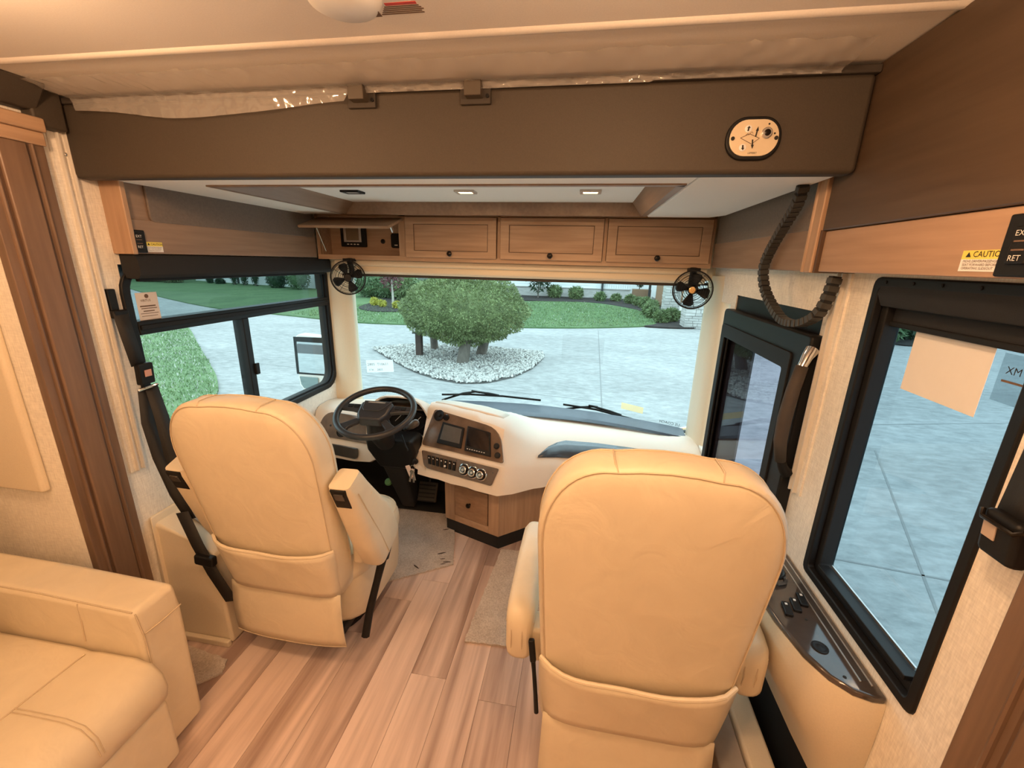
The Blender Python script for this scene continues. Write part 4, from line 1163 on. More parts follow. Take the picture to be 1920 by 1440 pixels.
for s_ in (-1, 1):
    mk('upper_spoke', MB().prism([W(s_ * a, b, -0.015) for a, b in ((0.07, 0.045), (0.178, 0.045), (0.184, 0.005), (0.12, 0.000), (0.07, -0.015))], Wn * 0.022), M_wheelhub, swt, bevel=0.006)
    for kk in range(2):
        mk('wheel_button', MB().prism([W(s_ * (0.105 + 0.032 * kk + a), 0.025 + b, 0.006) for a, b in rrect(0, 0, 0.026, 0.024, 0.005, 3)], Wn * 0.004), M_black, swt, bevel=0.001)
    mk('lower_spoke', MB().prism([W(s_ * a, b, -0.018) for a, b in ((0.045, -0.07), (0.075, -0.055), (0.148, -0.112), (0.130, -0.138), (0.095, -0.150), (0.092, -0.12))], Wn * 0.02), M_wheelhub, swt, bevel=0.006)
cb_ = W(0, -0.01, -0.04)
mk('column', MB().tube([W(0, 0, -0.02), W(0, -0.005, -0.12), W(0.0, 0.03, -0.24)], [0.05, 0.065, 0.05], 14), M_black, swt)
mk('column_shroud', MB().prism([(-1.15, 2.02, 0.665), (-0.875, 2.02, 0.665), (-0.86, 2.05, 0.58), (-0.905, 2.08, 0.46), (-1.10, 2.08, 0.46), (-1.155, 2.05, 0.58)], (0, 0.16, 0)), M_black, swt, bevel=0.02, seg=3)
mk('column_boot', MB().prism([(-1.085, 2.08, 0.47), (-0.945, 2.08, 0.47), (-1.015, 2.36, 0.03), (-1.105, 2.36, 0.03)], (0, 0.12, 0)), M_blackmatte, swt, bevel=0.015)
mk('shift_lever', MB().tube([(-0.91, 2.03, 0.735), (-0.862, 1.985, 0.775), (-0.82, 1.95, 0.805)], [0.010, 0.011, 0.010], 10), M_black, swt)
mk('lever_grip', MB().tube([(-0.872, 1.995, 0.765), (-0.835, 1.962, 0.795), (-0.805, 1.935, 0.818), (-0.790, 1.925, 0.826)], [0.016, 0.021, 0.020, 0.008], 12), plain('lever_grip', (0.10, 0.085, 0.075), 0.35), swt, smooth=180)
mk('tilt_lever', MB().tube([(-0.93, 2.03, 0.70), (-0.90, 2.0, 0.66), (-0.875, 1.98, 0.635)], 0.005, 8), M_black, swt)
# pedals
pd = thing('brake_pedal', 'wide dark brake pedal under the dashboard by the column', 'pedal', (-0.85, 2.42, 0.05))
mk('pad', MB().obox((-0.925, 2.38, 0.15), (1, 0, 0), (0, 0.5, 1), (0, -1, 0.5), 0.13, 0.13, 0.02), plain('worn_pedal', (0.04, 0.033, 0.025), 0.6), pd, bevel=0.008)
mk('arm', MB().tube([(-0.925, 2.40, 0.16), (-0.925, 2.50, 0.36)], 0.012, 8), M_black, pd)
for k in range(5):
    mk('rib', MB().obox((-0.925, 2.348 + 0.0115 * (k - 2), 0.158 + 0.0225 * (k - 2)), (1, 0, 0), (0, 0.5, 1), (0, -1, 0.5), 0.115, 0.008, 0.003), M_rubber, pd, bevel=0.001)
mk('pedal_mat', MB().prism([(-1.69, 2.36, 0.011), (-0.72, 2.36, 0.011), (-0.72, 2.40, 0.022), (-0.72, 2.555, 0.05), (-1.69, 2.555, 0.05)], (0, 0, 0.004)), M_blackmatte, label='black rubber mat under the pedals', cat='mat')
mk('parking_brake_knob', MB().lathe([(0.008, 0), (0.008, 0.02), (0.020, 0.026), (0.024, 0.038), (0.018, 0.05), (0, 0.054)], (-1.12, 2.24, 0.27), (0.1, -0.8, 0.6), 14), plain('green_knob', (0.07, 0.20, 0.05), 0.5), label='green knob beneath the steering column', cat='knob')

# ------------------------------------------------------------------ cabinet under the dash
uc = thing('dash_cabinet', 'small maple floor cabinet with one drawer under the centre dash', 'cabinet', (-0.4, 2.3, 0.0))
A_, B_, C_, D_ = Vector((-0.750, 2.215, 0)), Vector((-0.392, 2.085, 0)), Vector((-0.150, 2.29, 0)), Vector((0.70, 2.36, 0))
def up(v, z): return Vector((v.x, v.y, z))
E_ = [A_, B_, C_, D_, Vector((0.70, 2.54, 0)), Vector((-0.70, 2.54, 0))]
mk('body', MB().prism([up(v, 0.085) for v in E_], (0, 0, 0.35)), M_woodz, uc, bevel=0.003)
ins_ = [up(A_, 0) + Vector((0.03, 0.03, 0)), up(B_, 0) + Vector((0.005, 0.035, 0)), up(C_, 0) + Vector((0, 0.03, 0)), up(D_, 0) + Vector((0, 0.03, 0)), E_[4], E_[5]]
ins_ = [up(A_, 0) + Vector((0.004, 0.006, 0)), up(B_, 0) + Vector((0.0, 0.008, 0)), up(C_, 0) + Vector((0, 0.008, 0)), up(D_, 0) + Vector((0, 0.008, 0)), E_[4], E_[5]]
mk('toe_kick', MB().prism([up(v, 0.0) for v in ins_], (0, 0, 0.086)), M_blackmatte, uc, smooth=0)
fx = (B_ - A_).normalized(); fn = Vector((fx.y, -fx.x, 0))
if fn.y > 0: fn = -fn
L = (B_ - A_).length
def F(u, z, d=0): return up(A_ + fx * u, z) + fn * d
def fbox(name, u0, u1, z0, z1, d0, d1, mat, par, bev=0.002):
    return mk(name, MB().prism([F(u0, z0, d0), F(u1, z0, d0), F(u1, z1, d0), F(u0, z1, d0)], fn * (d1 - d0)), mat, par, bevel=bev)
fbox('face_stile', 0.002, 0.075, 0.09, 0.43, 0, 0.006, M_woodz, uc)
fbox('face_stile', L - 0.065, L - 0.002, 0.09, 0.43, 0, 0.006, M_woodz, uc)
fbox('face_rail', 0.075, L - 0.065, 0.35, 0.43, 0, 0.006, M_woodx, uc)
fbox('face_rail', 0.075, L - 0.065, 0.09, 0.135, 0, 0.006, M_woodx, uc)
fbox('shadow_gap', 0.075, L - 0.065, 0.135, 0.35, -0.001, 0.0012, M_glaze, uc, 0)
dr = fbox('drawer', 0.080, L - 0.070, 0.140, 0.345, 0.0, 0.012, wood('drawer_maple', (0.22, 0.125, 0.07), (0.44, 0.27, 0.16), 'x'), uc, 0.003)
mk('knob', MB().lathe([(0.007, 0), (0.005, 0.006), (0.006, 0.010), (0.013, 0.014), (0.0155, 0.020), (0.012, 0.026), (0.004, 0.028)], F(L * 0.5, 0.245, 0.012), fn, 18), M_knob, dr, label='dark bronze round knob')
mk('corner_bead', MB().tube([up(B_, 0.09), up(B_, 0.43)], 0.005, 8), M_woodz, uc)

# ================================================================== SEATS
def back_outline(n_side=10):
    def hw(z):
        t_ = (z - 0.36) / 0.64
        return 0.232 + 0.040 * min(1, max(0, t_)) ** 0.7
    pts = []
    zs = [0.36 + 0.62 * k / n_side for k in range(n_side + 1)]
    right = [(hw(z), z) for z in zs]
    top = []
    for k in range(1, 13):
        a = math.radians(90 * k / 12)
        ex = math.cos(a); ez = math.sin(a)
        top.append((0.115 + (0.272 - 0.115) * ex ** 0.9 if k < 12 else 0.105, 0.98 + 0.215 * ez ** 0.9))
    crown = [(0.06, 1.201), (0.0, 1.204)]
    r = right + top + crown
    l = [(-x, z) for x, z in reversed(r[:-1])]
    return r + l
BO = back_outline()
LEAN = 0.10
ZS = [1.0]
LEANS = [0.10]
def back_pt(x, z, y, d):
    cx, cz = 0.0, 0.78
    sx = 1 - d / 0.262; sz = 1 - d / 0.42
    xx = cx + (x - cx) * sx; zz = cz + (z - cz) * sz
    if zz > 0.36: zz = 0.36 + (zz - 0.36) * ZS[0]
    return (xx, y - (zz - 0.36) * LEANS[0], zz)

def seat(label, loc, arms, rz=0.0, group='cab seats', zs=1.0, lean=0.10):
    ZS[0] = zs; LEANS[0] = lean
    s = thing('captain_chair', label, 'seat', loc, group, rz)
    rings_ = []
    for d, y in ((0.24, -0.020), (0.17, -0.019), (0.10, -0.015), (0.05, -0.010), (0.022, -0.004), (0.006, 0.006), (0.0, 0.020), (0.0, 0.085), (0.006, 0.110), (0.025, 0.135), (0.06, 0.150), (0.12, 0.155), (0.22, 0.150)):
        rings_.append([back_pt(x, z, y, d) for x, z in BO])
    mk('backrest', MB().rings(rings_), M_leather, s, smooth=75, local=True)
    for d, y in ((0.012, 0.0005), (-0.0005, 0.088)):
        mk('seam', MB().tube([back_pt(x, z, y, d) for x, z in BO[2:-2]], 0.0022, 5), M_seam, s, local=True)
    for xx in (-0.11, 0.11):
        mk('seam', MB().tube([back_pt(xx, 1.202 - 0.004, y_, d_) for y_, d_ in ((0.0, 0.014), (0.02, 0.0), (0.05, -0.001), (0.088, 0.0))], 0.0018, 5), M_seam, s, local=True)
    # rear pocket
    rowsp = []
    for i in range(9):
        v = i / 8
        z = 0.372 + (0.600 - 0.372) * v
        row = []
        for j in range(17):
            u = -1 + 2 * j / 16
            hw = 0.232 + 0.040 * ((z - 0.36) / 0.64) ** 0.7 - 0.002
            zz = z - 0.022 * v * (1 - u * u)
            edge = 1 - abs(u) ** 6
            y = -0.010 - (0.016 + 0.016 * v) * edge + 0.012 * abs(u) ** 8 - (zz - 0.36) * LEANS[0] + 0.0025 * math.sin(u * 7 + v * 9) * v * edge
            row.append((hw * u, y, zz))
        rowsp.append(row)
    pk = mk('map_pocket', MB().grid(rowsp), M_leather, s, smooth=180, local=True)
    m_ = pk.modifiers.new('solid', 'SOLIDIFY'); m_.thickness = 0.006; m_.offset = 1
    mk('pocket_hem', MB().tube([(p[0], p[1] - 0.001, p[2]) for p in rowsp[-1]], 0.006, 8), M_leather, pk, local=True)
    mk('seam', MB().tube([(p[0] * 1.0, p[1] - 0.004, p[2]) for p in rowsp[0]], 0.0022, 5), M_seam, pk, local=True)
    # rear skirt
    rowsk = []
    for i in range(7):
        v = i / 6
        z = 0.375 - 0.255 * v
        rowsk.append([((0.236 + 0.006 * v) * u, -0.012 - 0.014 * math.sin(v * 2.2) - 0.006 * (1 - u * u) + 0.03 * v * v * (abs(u) ** 4) * 0.3, z + 0.006 * (abs(u) ** 2) * v) for u in [-1 + 2 * j / 12 for j in range(13)]])
    sk = mk('rear_skirt', MB().grid(rowsk), M_leather, s, smooth=180, local=True)
    m_ = sk.modifiers.new('solid', 'SOLIDIFY'); m_.thickness = 0.005
    mk('seam', MB().tube([(p[0], p[1] - 0.003, p[2] + 0.008) for p in rowsk[-1]], 0.0015, 5), M_seam, sk, local=True)
    # seat cushion, side valance, pedestal
    rc_ = []
    def cush(w, y0, y1, r, z, n=7):
        return [(a, b, z) for a, b in rrect(0, (y0 + y1) / 2, 2 * w, y1 - y0, r, n)]
    for w, y0, y1, r, z in ((0.245, 0.06, 0.535, 0.12, 0.345), (0.268, 0.05, 0.560, 0.14, 0.362), (0.276, 0.05, 0.572, 0.15, 0.40), (0.274, 0.05, 0.570, 0.15, 0.44), (0.262, 0.06, 0.556, 0.14, 0.472), (0.235, 0.08, 0.525, 0.13, 0.492), (0.18, 0.10, 0.46, 0.11, 0.490), (0.12, 0.14, 0.40, 0.08, 0.482), (0.05, 0.2, 0.33, 0.03, 0.478)):
        rc_.append(cush(w, y0, y1, r, z))
    cu_ = mk('seat_cushion', MB().rings(rc_), M_leather, s, smooth=75, local=True)
    mk('seam', MB().tube([(a, b, 0.470) for a, b in rrect(0, 0.308, 0.528, 0.50, 0.14, 7)], 0.0024, 5, True), M_seam, cu_, local=True)
    mk('seam', MB().tube([(-0.24, 0.33, 0.491), (-0.12, 0.345, 0.487), (0, 0.35, 0.482), (0.12, 0.345, 0.487), (0.24, 0.33, 0.491)], 0.0022, 5), M_seam, cu_, local=True)
    vr_ = [cush(0.268, 0.06, 0.562, 0.14, 0.36), cush(0.266, 0.06, 0.560, 0.14, 0.26), cush(0.262, 0.07, 0.550, 0.14, 0.16), cush(0.250, 0.08, 0.538, 0.14, 0.135)]
    mk('seat_valance', MB().rings(vr_), M_leather, s, smooth=60, local=True)
    mk('pedestal', MB().lathe([(0.16, 0.0), (0.16, 0.02), (0.10, 0.04), (0.10, 0.136)], (0, 0.28, 0), (0, 0, 1), 24), M_black, s, local=True)
    mk('slide_base', MB().box(-0.19, 0.19, 0.06, 0.50, 0.10, 0.137), M_blackmatte, s, local=True, bevel=0.006)
    # arm rests
    for sd in (-1, 1):
        if arms == 'up':
            p0 = Vector((sd * 0.330, 0.130, 0.465)); p1 = Vector((sd * 0.318, -0.030, 0.905))
            ax = (p1 - p0).normalized(); sx = Vector((1, 0, 0)); sx = (sx - ax * sx.dot(ax)).normalized(); sy = ax.cross(sx) * 1
            if sy.y < 0: sy = -sy
            Lr = (p1 - p0).length
            rr2 = []
            for t_, w, dpt, off, r in ((-0.02, 0.05, 0.12, 0.04, 0.02), (0.0, 0.078, 0.17, 0.04, 0.03), (0.03, 0.095, 0.205, 0.042, 0.036), (0.15, 0.100, 0.21, 0.036, 0.036), (0.30, 0.097, 0.155, 0.012, 0.032), (0.40, 0.093, 0.118, -0.003, 0.028), (0.445, 0.088, 0.104, -0.009, 0.022), (Lr, 0.078, 0.092, -0.010, 0.016)):
                c = p0 + ax * t_
                rr2.append([c + sx * a + sy * (b + off) for a, b in rrect(0, 0, w, dpt, r, 4)])
            ar = mk('armrest', MB().rings(rr2), M_leather, s, smooth=70, local=True)
            sl_ = []
            for t_, off in ((0.02, 0.03), (0.15, 0.022), (0.30, 0.004), (0.42, -0.01)):
                sl_.append(p0 + ax * t_ + sx * (sd * 0.0495) + sy * (off - 0.02))
            mk('seam', MB().tube(sl_, 0.002, 5), M_seam, ar, local=True)
            for k in range(5):
                q = p0 + ax * (0.20 + 0.035 * k)
                mk('pleat', MB().tube([q + sx * sd * 0.046 + sy * 0.02, q + sx * sd * 0.0475 + sy * 0.04 + ax * 0.010, q + sx * sd * 0.044 + sy * (0.06 - 0.008 * k) + ax * 0.016], [0.001, 0.003, 0.001], 6), M_leather, ar, local=True)
            cpn = p1 - ax * 0.047 - sy * 0.062
            cap = mk('control_pod', MB().obox(cpn + sy * 0.004, ax, sx, sy, 0.088, 0.058, 0.010), M_black, ar, local=True, bevel=0.003, label='black seat control switch')
            mk('control_button', MB().obox(cpn - sy * 0.002 + ax * 0.014, ax, sx, sy, 0.030, 0.034, 0.006), M_smoke, cap, local=True, bevel=0.002)
        else:
            rr2 = []
            for y, w, zb, zt, r in ((0.050, 0.045, 0.495, 0.612, 0.02), (0.057, 0.070, 0.480, 0.635, 0.028), (0.075, 0.082, 0.475, 0.652, 0.032), (0.115, 0.086, 0.478, 0.662, 0.034), (0.30, 0.086, 0.53, 0.676, 0.034), (0.46, 0.082, 0.57, 0.674, 0.034), (0.495, 0.068, 0.585, 0.662, 0.028), (0.51, 0.035, 0.60, 0.645, 0.016)):
                rr2.append([(sd * 0.322 + a, y, b) for a, b in rrect(0, (zb + zt) / 2, w, zt - zb, r, 4)])
            ar = mk('armrest', MB().rings(rr2), M_leather, s, smooth=70, local=True)
            for xx in (-0.022, 0.010):
                mk('seam', MB().tube([(sd * 0.322 + xx, y, z) for y, z in ((0.115, 0.476), (0.077, 0.474), (0.054, 0.505), (0.047, 0.555), (0.055, 0.615))], 0.002, 5), M_seam, ar, local=True)
            mk('seam', MB().tube([(sd * 0.322 + a, 0.0535 + 0.022 * (abs(a) / 0.043) ** 3, 0.600) for a in (-0.043, -0.03, -0.015, 0, 0.015, 0.03, 0.043)], 0.002, 5), M_seam, ar, local=True)
        mk('arm_bracket', MB().box(sd * 0.272 - 0.02, sd * 0.272 + 0.02, 0.07, 0.15, 0.46, 0.58), M_leather, s, local=True, bevel=0.012)
    return s
drv = seat('cream leather driver seat with both armrests folded up, behind the steering wheel', (-1.082, 1.232, 0), 'up', zs=0.975, lean=0.175)
pas = seat('cream leather passenger seat with armrests down, nearest the entry door', (0.203, 0.935, 0), 'down', zs=1.030, lean=0.125)

# seat belt buckles standing beside the seats
def stalk(label, pts, sz, red):
    b = thing('belt_buckle', label, 'buckle', pts[0])
    mk('stalk', MB().tube(pts, [sz * 0.38, sz * 0.36, sz * 0.34, sz * 0.42], 8), M_black, b, smooth=60)
    e = Vector(pts[-1]); d_ = (e - Vector(pts[-2])).normalized()
    sx = Vector((1, 0, 0)); sx = (sx - d_ * sx.dot(d_)).normalized()
    mk('buckle_head', MB().obox(e + d_ * 0.01, d_, sx, d_.cross(sx), 0.065, sz, min(0.026, sz)), M_black, b, bevel=0.005)
    if red:
        mk('release_button', MB().obox(e + d_ * 0.043, d_, sx, d_.cross(sx), 0.006, sz * 0.6, 0.014), M_red, b, bevel=0.001)
stalk('black belt buckle stalk with red button beside the driver seat', [(-0.785, 1.27, 0.14), (-0.775, 1.30, 0.24), (-0.758, 1.345, 0.35), (-0.742, 1.39, 0.455)], 0.046, True)
stalk('black belt buckle stalk hanging at the aisle side of the passenger seat', [(-0.052, 0.93, 0.36), (-0.058, 0.94, 0.42), (-0.066, 0.955, 0.48), (-0.074, 0.97, 0.53)], 0.018, False)

# ================================================================== SOFA
sf = thing('sofa', 'cream leather sofa with boxy arm in the slide-out beside the aisle', 'sofa', (-1.7, 0.0, 0.0))
def soft(x0, x1, y0, y1, z0, z1, b):
    return MB().box(x0, x1, y0, y1, z0, z1)
arm_ = [(-2.30, 0.62, 0.0), (-2.30, 0.62, 0.0)]
mb = MB()
mb.prism([(-2.30, 0.826, 0.03), (-1.262, 0.826, 0.03), (-1.250, 0.826, 0.50), (-1.262, 0.826, 0.592), (-1.60, 0.826, 0.606), (-2.30, 0.826, 0.612)], (0, 0.138, 0))
arm = mk('arm', mb, M_leather, sf, bevel=0.022, seg=4)
mk('seam', MB().tube([(-2.2, 0.833, 0.607), (-1.60, 0.833, 0.602), (-1.272, 0.833, 0.588)], 0.0024, 5), M_seam, arm)
mk('seam', MB().tube([(-1.2555, 0.832, 0.05), (-1.2475, 0.832, 0.50), (-1.262, 0.833, 0.585)], 0.0024, 5), M_seam, arm)
mk('seam', MB().tube([(-1.2475, 0.835, 0.512), (-1.2465, 0.89, 0.510), (-1.2475, 0.955, 0.512)], 0.0024, 5), M_seam, arm)
mk('seam', MB().tube([(-1.47, 0.8245, 0.45), (-1.462, 0.8245, 0.52), (-1.462, 0.828, 0.592)], 0.002, 5), M_seam, arm)
for i, (ya, yb) in enumerate(((0.10, 0.818), (-0.62, 0.09))):
    prof = [(-2.05, 0.29), (-1.215, 0.285), (-1.190, 0.30), (-1.178, 0.345), (-1.186, 0.395), (-1.215, 0.428), (-1.27, 0.440), (-1.40, 0.438), (-1.44, 0.432), (-1.48, 0.439), (-1.75, 0.436), (-2.05, 0.43)]
    rr2 = []
    for y, k in ((ya, 0.94), (ya + 0.012, 0.985), (ya + 0.04, 1.0), ((ya + yb) / 2, 1.015), (yb - 0.04, 1.0), (yb - 0.012, 0.985), (yb, 0.94)):
        rr2.append([(-1.65 + (a + 1.65) * (1 - (1 - k) * 0.3), y, 0.29 + (b - 0.29) * k) for a, b in prof])
    cu_ = mk('seat_cushion', MB().rings(rr2), M_leather, sf, smooth=70)
    mk('seam', MB().tube([(-1.442, y, 0.4345) for y in (ya + 0.03, (ya + yb) / 2, yb - 0.02)], 0.0026, 5), M_seam, cu_)
    for yy in (ya + 0.17, ya + 0.18, yb - 0.19, yb - 0.20):
        mk('seam', MB().tube([(-1.44, yy, 0.437), (-1.40, yy, 0.441), (-1.27, yy, 0.4435), (-1.213, yy, 0.4315), (-1.183, yy, 0.396), (-1.175, yy, 0.345)], 0.0013, 4), M_seam, cu_)
    mk('front_panel', MB().box(-1.60, -1.200, ya, yb, 0.05, 0.285), M_leather, sf, bevel=0.015, seg=3)
    mk('back_cushion', MB().box(-2.28, -1.90, ya, yb, 0.42, 0.90), M_leather, sf, bevel=0.05, seg=4)
mk('base', MB().box(-2.25, -1.26, -0.62, 0.82, 0.0, 0.06), M_blackmatte, sf, smooth=0)
mk('throw_pillow', MB().rings([[(-1.80 + a * k * 0.10, y, 0.51 + b * k * 0.075) for a, b in [(math.copysign(abs(math.cos(t)) ** 0.6, math.cos(t)), math.copysign(abs(math.sin(t)) ** 0.6, math.sin(t))) for t in [2 * math.pi * q / 20 for q in range(20)]]] for y, k in ((0.42, 0.5), (0.45, 0.9), (0.60, 1.0), (0.72, 0.95), (0.755, 0.5))]), M_leather, label='small cream cushion in the corner of the sofa', cat='cushion', smooth=70)

# ================================================================== SIDE CONSOLES
sc = thing('side_console', 'beige passenger side console with glossy walnut top under the window', 'console', (0.66, 1.1, 0.3))
CP = []
def con_plan(off, y0=0.838, y1=1.95):
    # plan outline of the console, wall side at x=0.729
    pts = [(0.729, y0 - off * 0.2)]
    pts += [(0.70, y0 - off), (0.665, y0 + 0.010 - off), (0.630, y0 + 0.040 - off * 0.8), (0.600, y0 + 0.095 - off * 0.6), (0.575, y0 + 0.20 - off * 0.5), (0.562 - off * 0.4, y0 + 0.34)]
    pts += [(0.562 - off * 0.4, y1 - 0.05), (0.60, y1), (0.729, y1)]
    return pts
rr2 = []
for off, z, sh in ((0.0, 0.700, 0.0), (0.006, 0.680, 0.0), (0.010, 0.64, 0.002), (0.010, 0.58, 0.010), (0.004, 0.52, 0.028), (-0.004, 0.47, 0.060), (-0.010, 0.38, 0.105), (-0.012, 0.31, 0.130)):
    rr2.append([(min(0.729, x + sh * (0.729 - x) / 0.17 * 1.0), y, z) for x, y in con_plan(off)])
mk('body', MB().rings(rr2), M_beige, sc, smooth=60)
tp = mk('top_plate', MB().prism([(x, y, 0.698) for x, y in con_plan(0.002)], (0, 0, 0.020)), M_console, sc, bevel=0.007, seg=3)
for xx in (0.692, 0.712):
    mk('chrome_strip', MB().box(xx - 0.0016, xx + 0.0016, 0.872 - (xx - 0.692) * 0.4, 1.90, 0.718, 0.7202), M_alu, tp, bevel=0.0005)
mk('recess_strip', MB().box(0.694, 0.710, 0.875, 1.90, 0.7178, 0.7186), M_smoke, tp, smooth=0)
cupc = (0.640, 1.235)
mk('cup_holder', MB().lathe([(0.040, 0), (0.040, 0.004), (0.036, 0.006), (0.033, 0.003), (0.030, 0.0015), (0, 0.0015)], (cupc[0], cupc[1], 0.7175), (0, 0, 1), 26), M_black, tp)
mk('cup_clip', MB().tube([(0.612, 1.18, 0.722), (0.632, 1.165, 0.726), (0.655, 1.175, 0.724), (0.668, 1.20, 0.722)], 0.006, 8), M_smoke, tp)
for k, (x, y) in enumerate(((0.618, 1.070), (0.648, 1.090), (0.676, 1.115))):
    sw_ = mk('rocker_switch', MB().obox((x, y, 0.722), (0.15, 1, 0), (1, -0.15, 0), (0, 0, 1), 0.050, 0.020, 0.010), M_black, tp, bevel=0.003)
    mk('switch_light', MB().obox((x + 0.002, y + 0.014, 0.7275), (0.15, 1, 0), (1, -0.15, 0), (0, 0, 1), 0.007, 0.006, 0.0012), M_inkwhite, sw_, smooth=0)
mk('port_cap', MB().lathe([(0.019, 0), (0.019, 0.002), (0.016, 0.003), (0.014, 0.002), (0.008, 0.002), (0.006, 0.003), (0, 0.003)], (0.646, 0.955, 0.718), (0, 0, 1), 22), M_black, tp)
for x, y in ((0.662, 0.878), (0.655, 1.045)):
    mk('screw', MB().lathe([(0.004, 0), (0.004, 0.001), (0, 0.002)], (x, y, 0.718), (0, 0, 1), 8), M_ink, tp)
lc = thing('driver_side_console', 'beige moulded side box against the wall behind the driver seat', 'console', (-1.55, 1.6, 0.0))
mb = MB()
mb.prism([(-1.699, 1.245, 0.0), (-1.40, 1.245, 0.0), (-1.42, 1.255, 0.44), (-1.52, 1.268, 0.475), (-1.66, 1.262, 0.545), (-1.699, 1.26, 0.56)], (0, 0.85, 0))
mk('body', mb, M_beige, lc, bevel=0.014, seg=3)
mk('side_lip', MB().prism([(-1.699, 1.235, 0.0), (-1.670, 1.235, 0.0), (-1.672, 1.24, 0.52), (-1.690, 1.255, 0.58), (-1.699, 1.26, 0.585)], (0, 0.87, 0)), M_beige, lc, bevel=0.008)
mk('tray', MB().prism([(-1.655, 1.36, 0.545), (-1.53, 1.36, 0.482), (-1.53, 1.95, 0.482), (-1.655, 1.95, 0.545)], (0.002, 0, 0.006)), plain('grey_tray', (0.42, 0.38, 0.33), 0.6), lc, smooth=0)
mk('baseboard_left', MB().box(-1.70, -1.40, 1.222, 1.243, 0.0, 0.030), M_beige, bevel=0.006)['kind'] = 'structure'

# ================================================================== BELTS AND HANDLE
def strap(name, pts, width, wdir, par, th=0.002, mat=None):
    P_ = [Vector(p) for p in pts]; rows_ = []
    for i, p in enumerate(P_):
        w = Vector(wdir[i] if isinstance(wdir, list) else wdir).normalized() * width / 2
        rows_.append([p - w, p + w])
    o = mk(name, MB().grid(rows_), mat or M_belt, par, smooth=180)
    m_ = o.modifiers.new('solid', 'SOLIDIFY'); m_.thickness = th; m_.offset = 0
    return o
sb = thing('seat_belt', 'black shoulder belt with buckle hanging on the wall behind the driver seat', 'seat belt', (-1.6, 1.28, 0.2))
mk('height_adjuster', MB().box(-1.70, -1.682, 1.290, 1.320, 1.395, 1.50), M_black, sb, bevel=0.004)
mk('guide_loop', MB().box(-1.685, -1.665, 1.282, 1.338, 1.395, 1.425), M_black, sb, bevel=0.006)
strap('webbing', [(-1.668, 1.306, 1.42), (-1.655, 1.304, 1.34), (-1.640, 1.306, 1.22)], 0.052, (0, 1, 0.05), sb)
bk = mk('buckle', MB().obox((-1.632, 1.316, 1.185), (0.06, 0, 1), (0, 1, 0), (1, 0, 0), 0.082, 0.058, 0.024), M_black, sb, bevel=0.006)
mk('release_button', MB().obox((-1.618, 1.318, 1.188), (0.06, 0, 1), (0, 1, 0), (1, 0, 0), 0.026, 0.026, 0.003), plain('pale_red_button', (0.62, 0.33, 0.27), 0.4), bk, bevel=0.001)
mk('slide_bar', MB().tube([(-1.632, 1.278, 1.128), (-1.62, 1.30, 1.134), (-1.62, 1.345, 1.136)], 0.006, 8), M_chrome, sb)
strap('webbing', [(-1.627, 1.325, 1.135), (-1.60, 1.318, 1.0), (-1.575, 1.305, 0.87), (-1.55, 1.29, 0.74)], 0.050, [(0, 1, 0), (0.2, 1, 0.1), (0.6, 0.8, 0), (1, 0.3, 0)], sb)
strap('webbing', [(-1.632, 1.300, 1.130), (-1.630, 1.285, 1.0), (-1.60, 1.275, 0.86), (-1.55, 1.265, 0.70), (-1.50, 1.262, 0.60)], 0.046, [(0, 1, 0), (0.1, 1, 0), (0.3, 1, 0), (1, 0.3, 0), (1, 0.1, 0.3)], sb)
strap('webbing', [(-1.515, 1.245, 0.64), (-1.47, 1.240, 0.50), (-1.42, 1.238, 0.37), (-1.36, 1.240, 0.24)], 0.062, [(1, 0, 0.3)] * 4, sb)
mk('retractor', MB().obox((-1.440, 1.235, 0.435), (1, 0, -0.1), (0, 1, 0), (0.1, 0, 1), 0.085, 0.03, 0.045), M_black, sb, bevel=0.008)
sb2 = thing('seat_belt', 'black shoulder belt and buckle in front of the passenger window frame', 'seat belt', (0.70, 0.75, 1.2))
strap('webbing', [(0.700, 0.695, 1.62), (0.694, 0.692, 1.45), (0.686, 0.690, 1.30), (0.684, 0.690, 1.262)], 0.066, (0, 1, 0), sb2)
bk = mk('buckle', MB().obox((0.686, 0.697, 1.228), (-0.1, 0, 1), (0, 1, 0), (1, 0, 0), 0.080, 0.062, 0.030), M_black, sb2, bevel=0.010)
mk('release_button', MB().obox((0.6695, 0.708, 1.234), (-0.1, 0, 1), (0, 1, 0), (1, 0, 0), 0.028, 0.022, 0.003), plain('pale_release_button', (0.50, 0.40, 0.33), 0.4), bk, bevel=0.001)
mk('slide_bar', MB().tube([(0.668, 0.727, 1.262), (0.664, 0.720, 1.252), (0.664, 0.667, 1.252), (0.668, 0.657, 1.262)], 0.004, 8), M_knob, sb2)
gh = thing('grab_handle', 'curved brown padded grab handle with bright ends on the entry door edge', 'handle', (0.68, 1.38, 1.0))
gp_ = [(0.695, 1.395, 1.385), (0.672, 1.380, 1.345), (0.655, 1.368, 1.27), (0.648, 1.366, 1.18), (0.652, 1.372, 1.10), (0.668, 1.38, 1.03), (0.695, 1.392, 0.985)]
mk('grip', MB().tube(gp_[1:6], [0.017, 0.019, 0.020, 0.019, 0.017], 12), plain('brown_grip', (0.055, 0.042, 0.034), 0.7), gh, smooth=180)
mk('bright_end', MB().tube([(0.700, 1.400, 1.392), (0.684, 1.388, 1.372), (0.671, 1.379, 1.342)], [0.020, 0.016, 0.013], 12), M_chrome, gh, smooth=60)
mk('bright_end', MB().tube([(0.668, 1.380, 1.032), (0.684, 1.387, 1.003), (0.702, 1.395, 0.982)], [0.013, 0.016, 0.020], 12), M_black, gh, smooth=60)

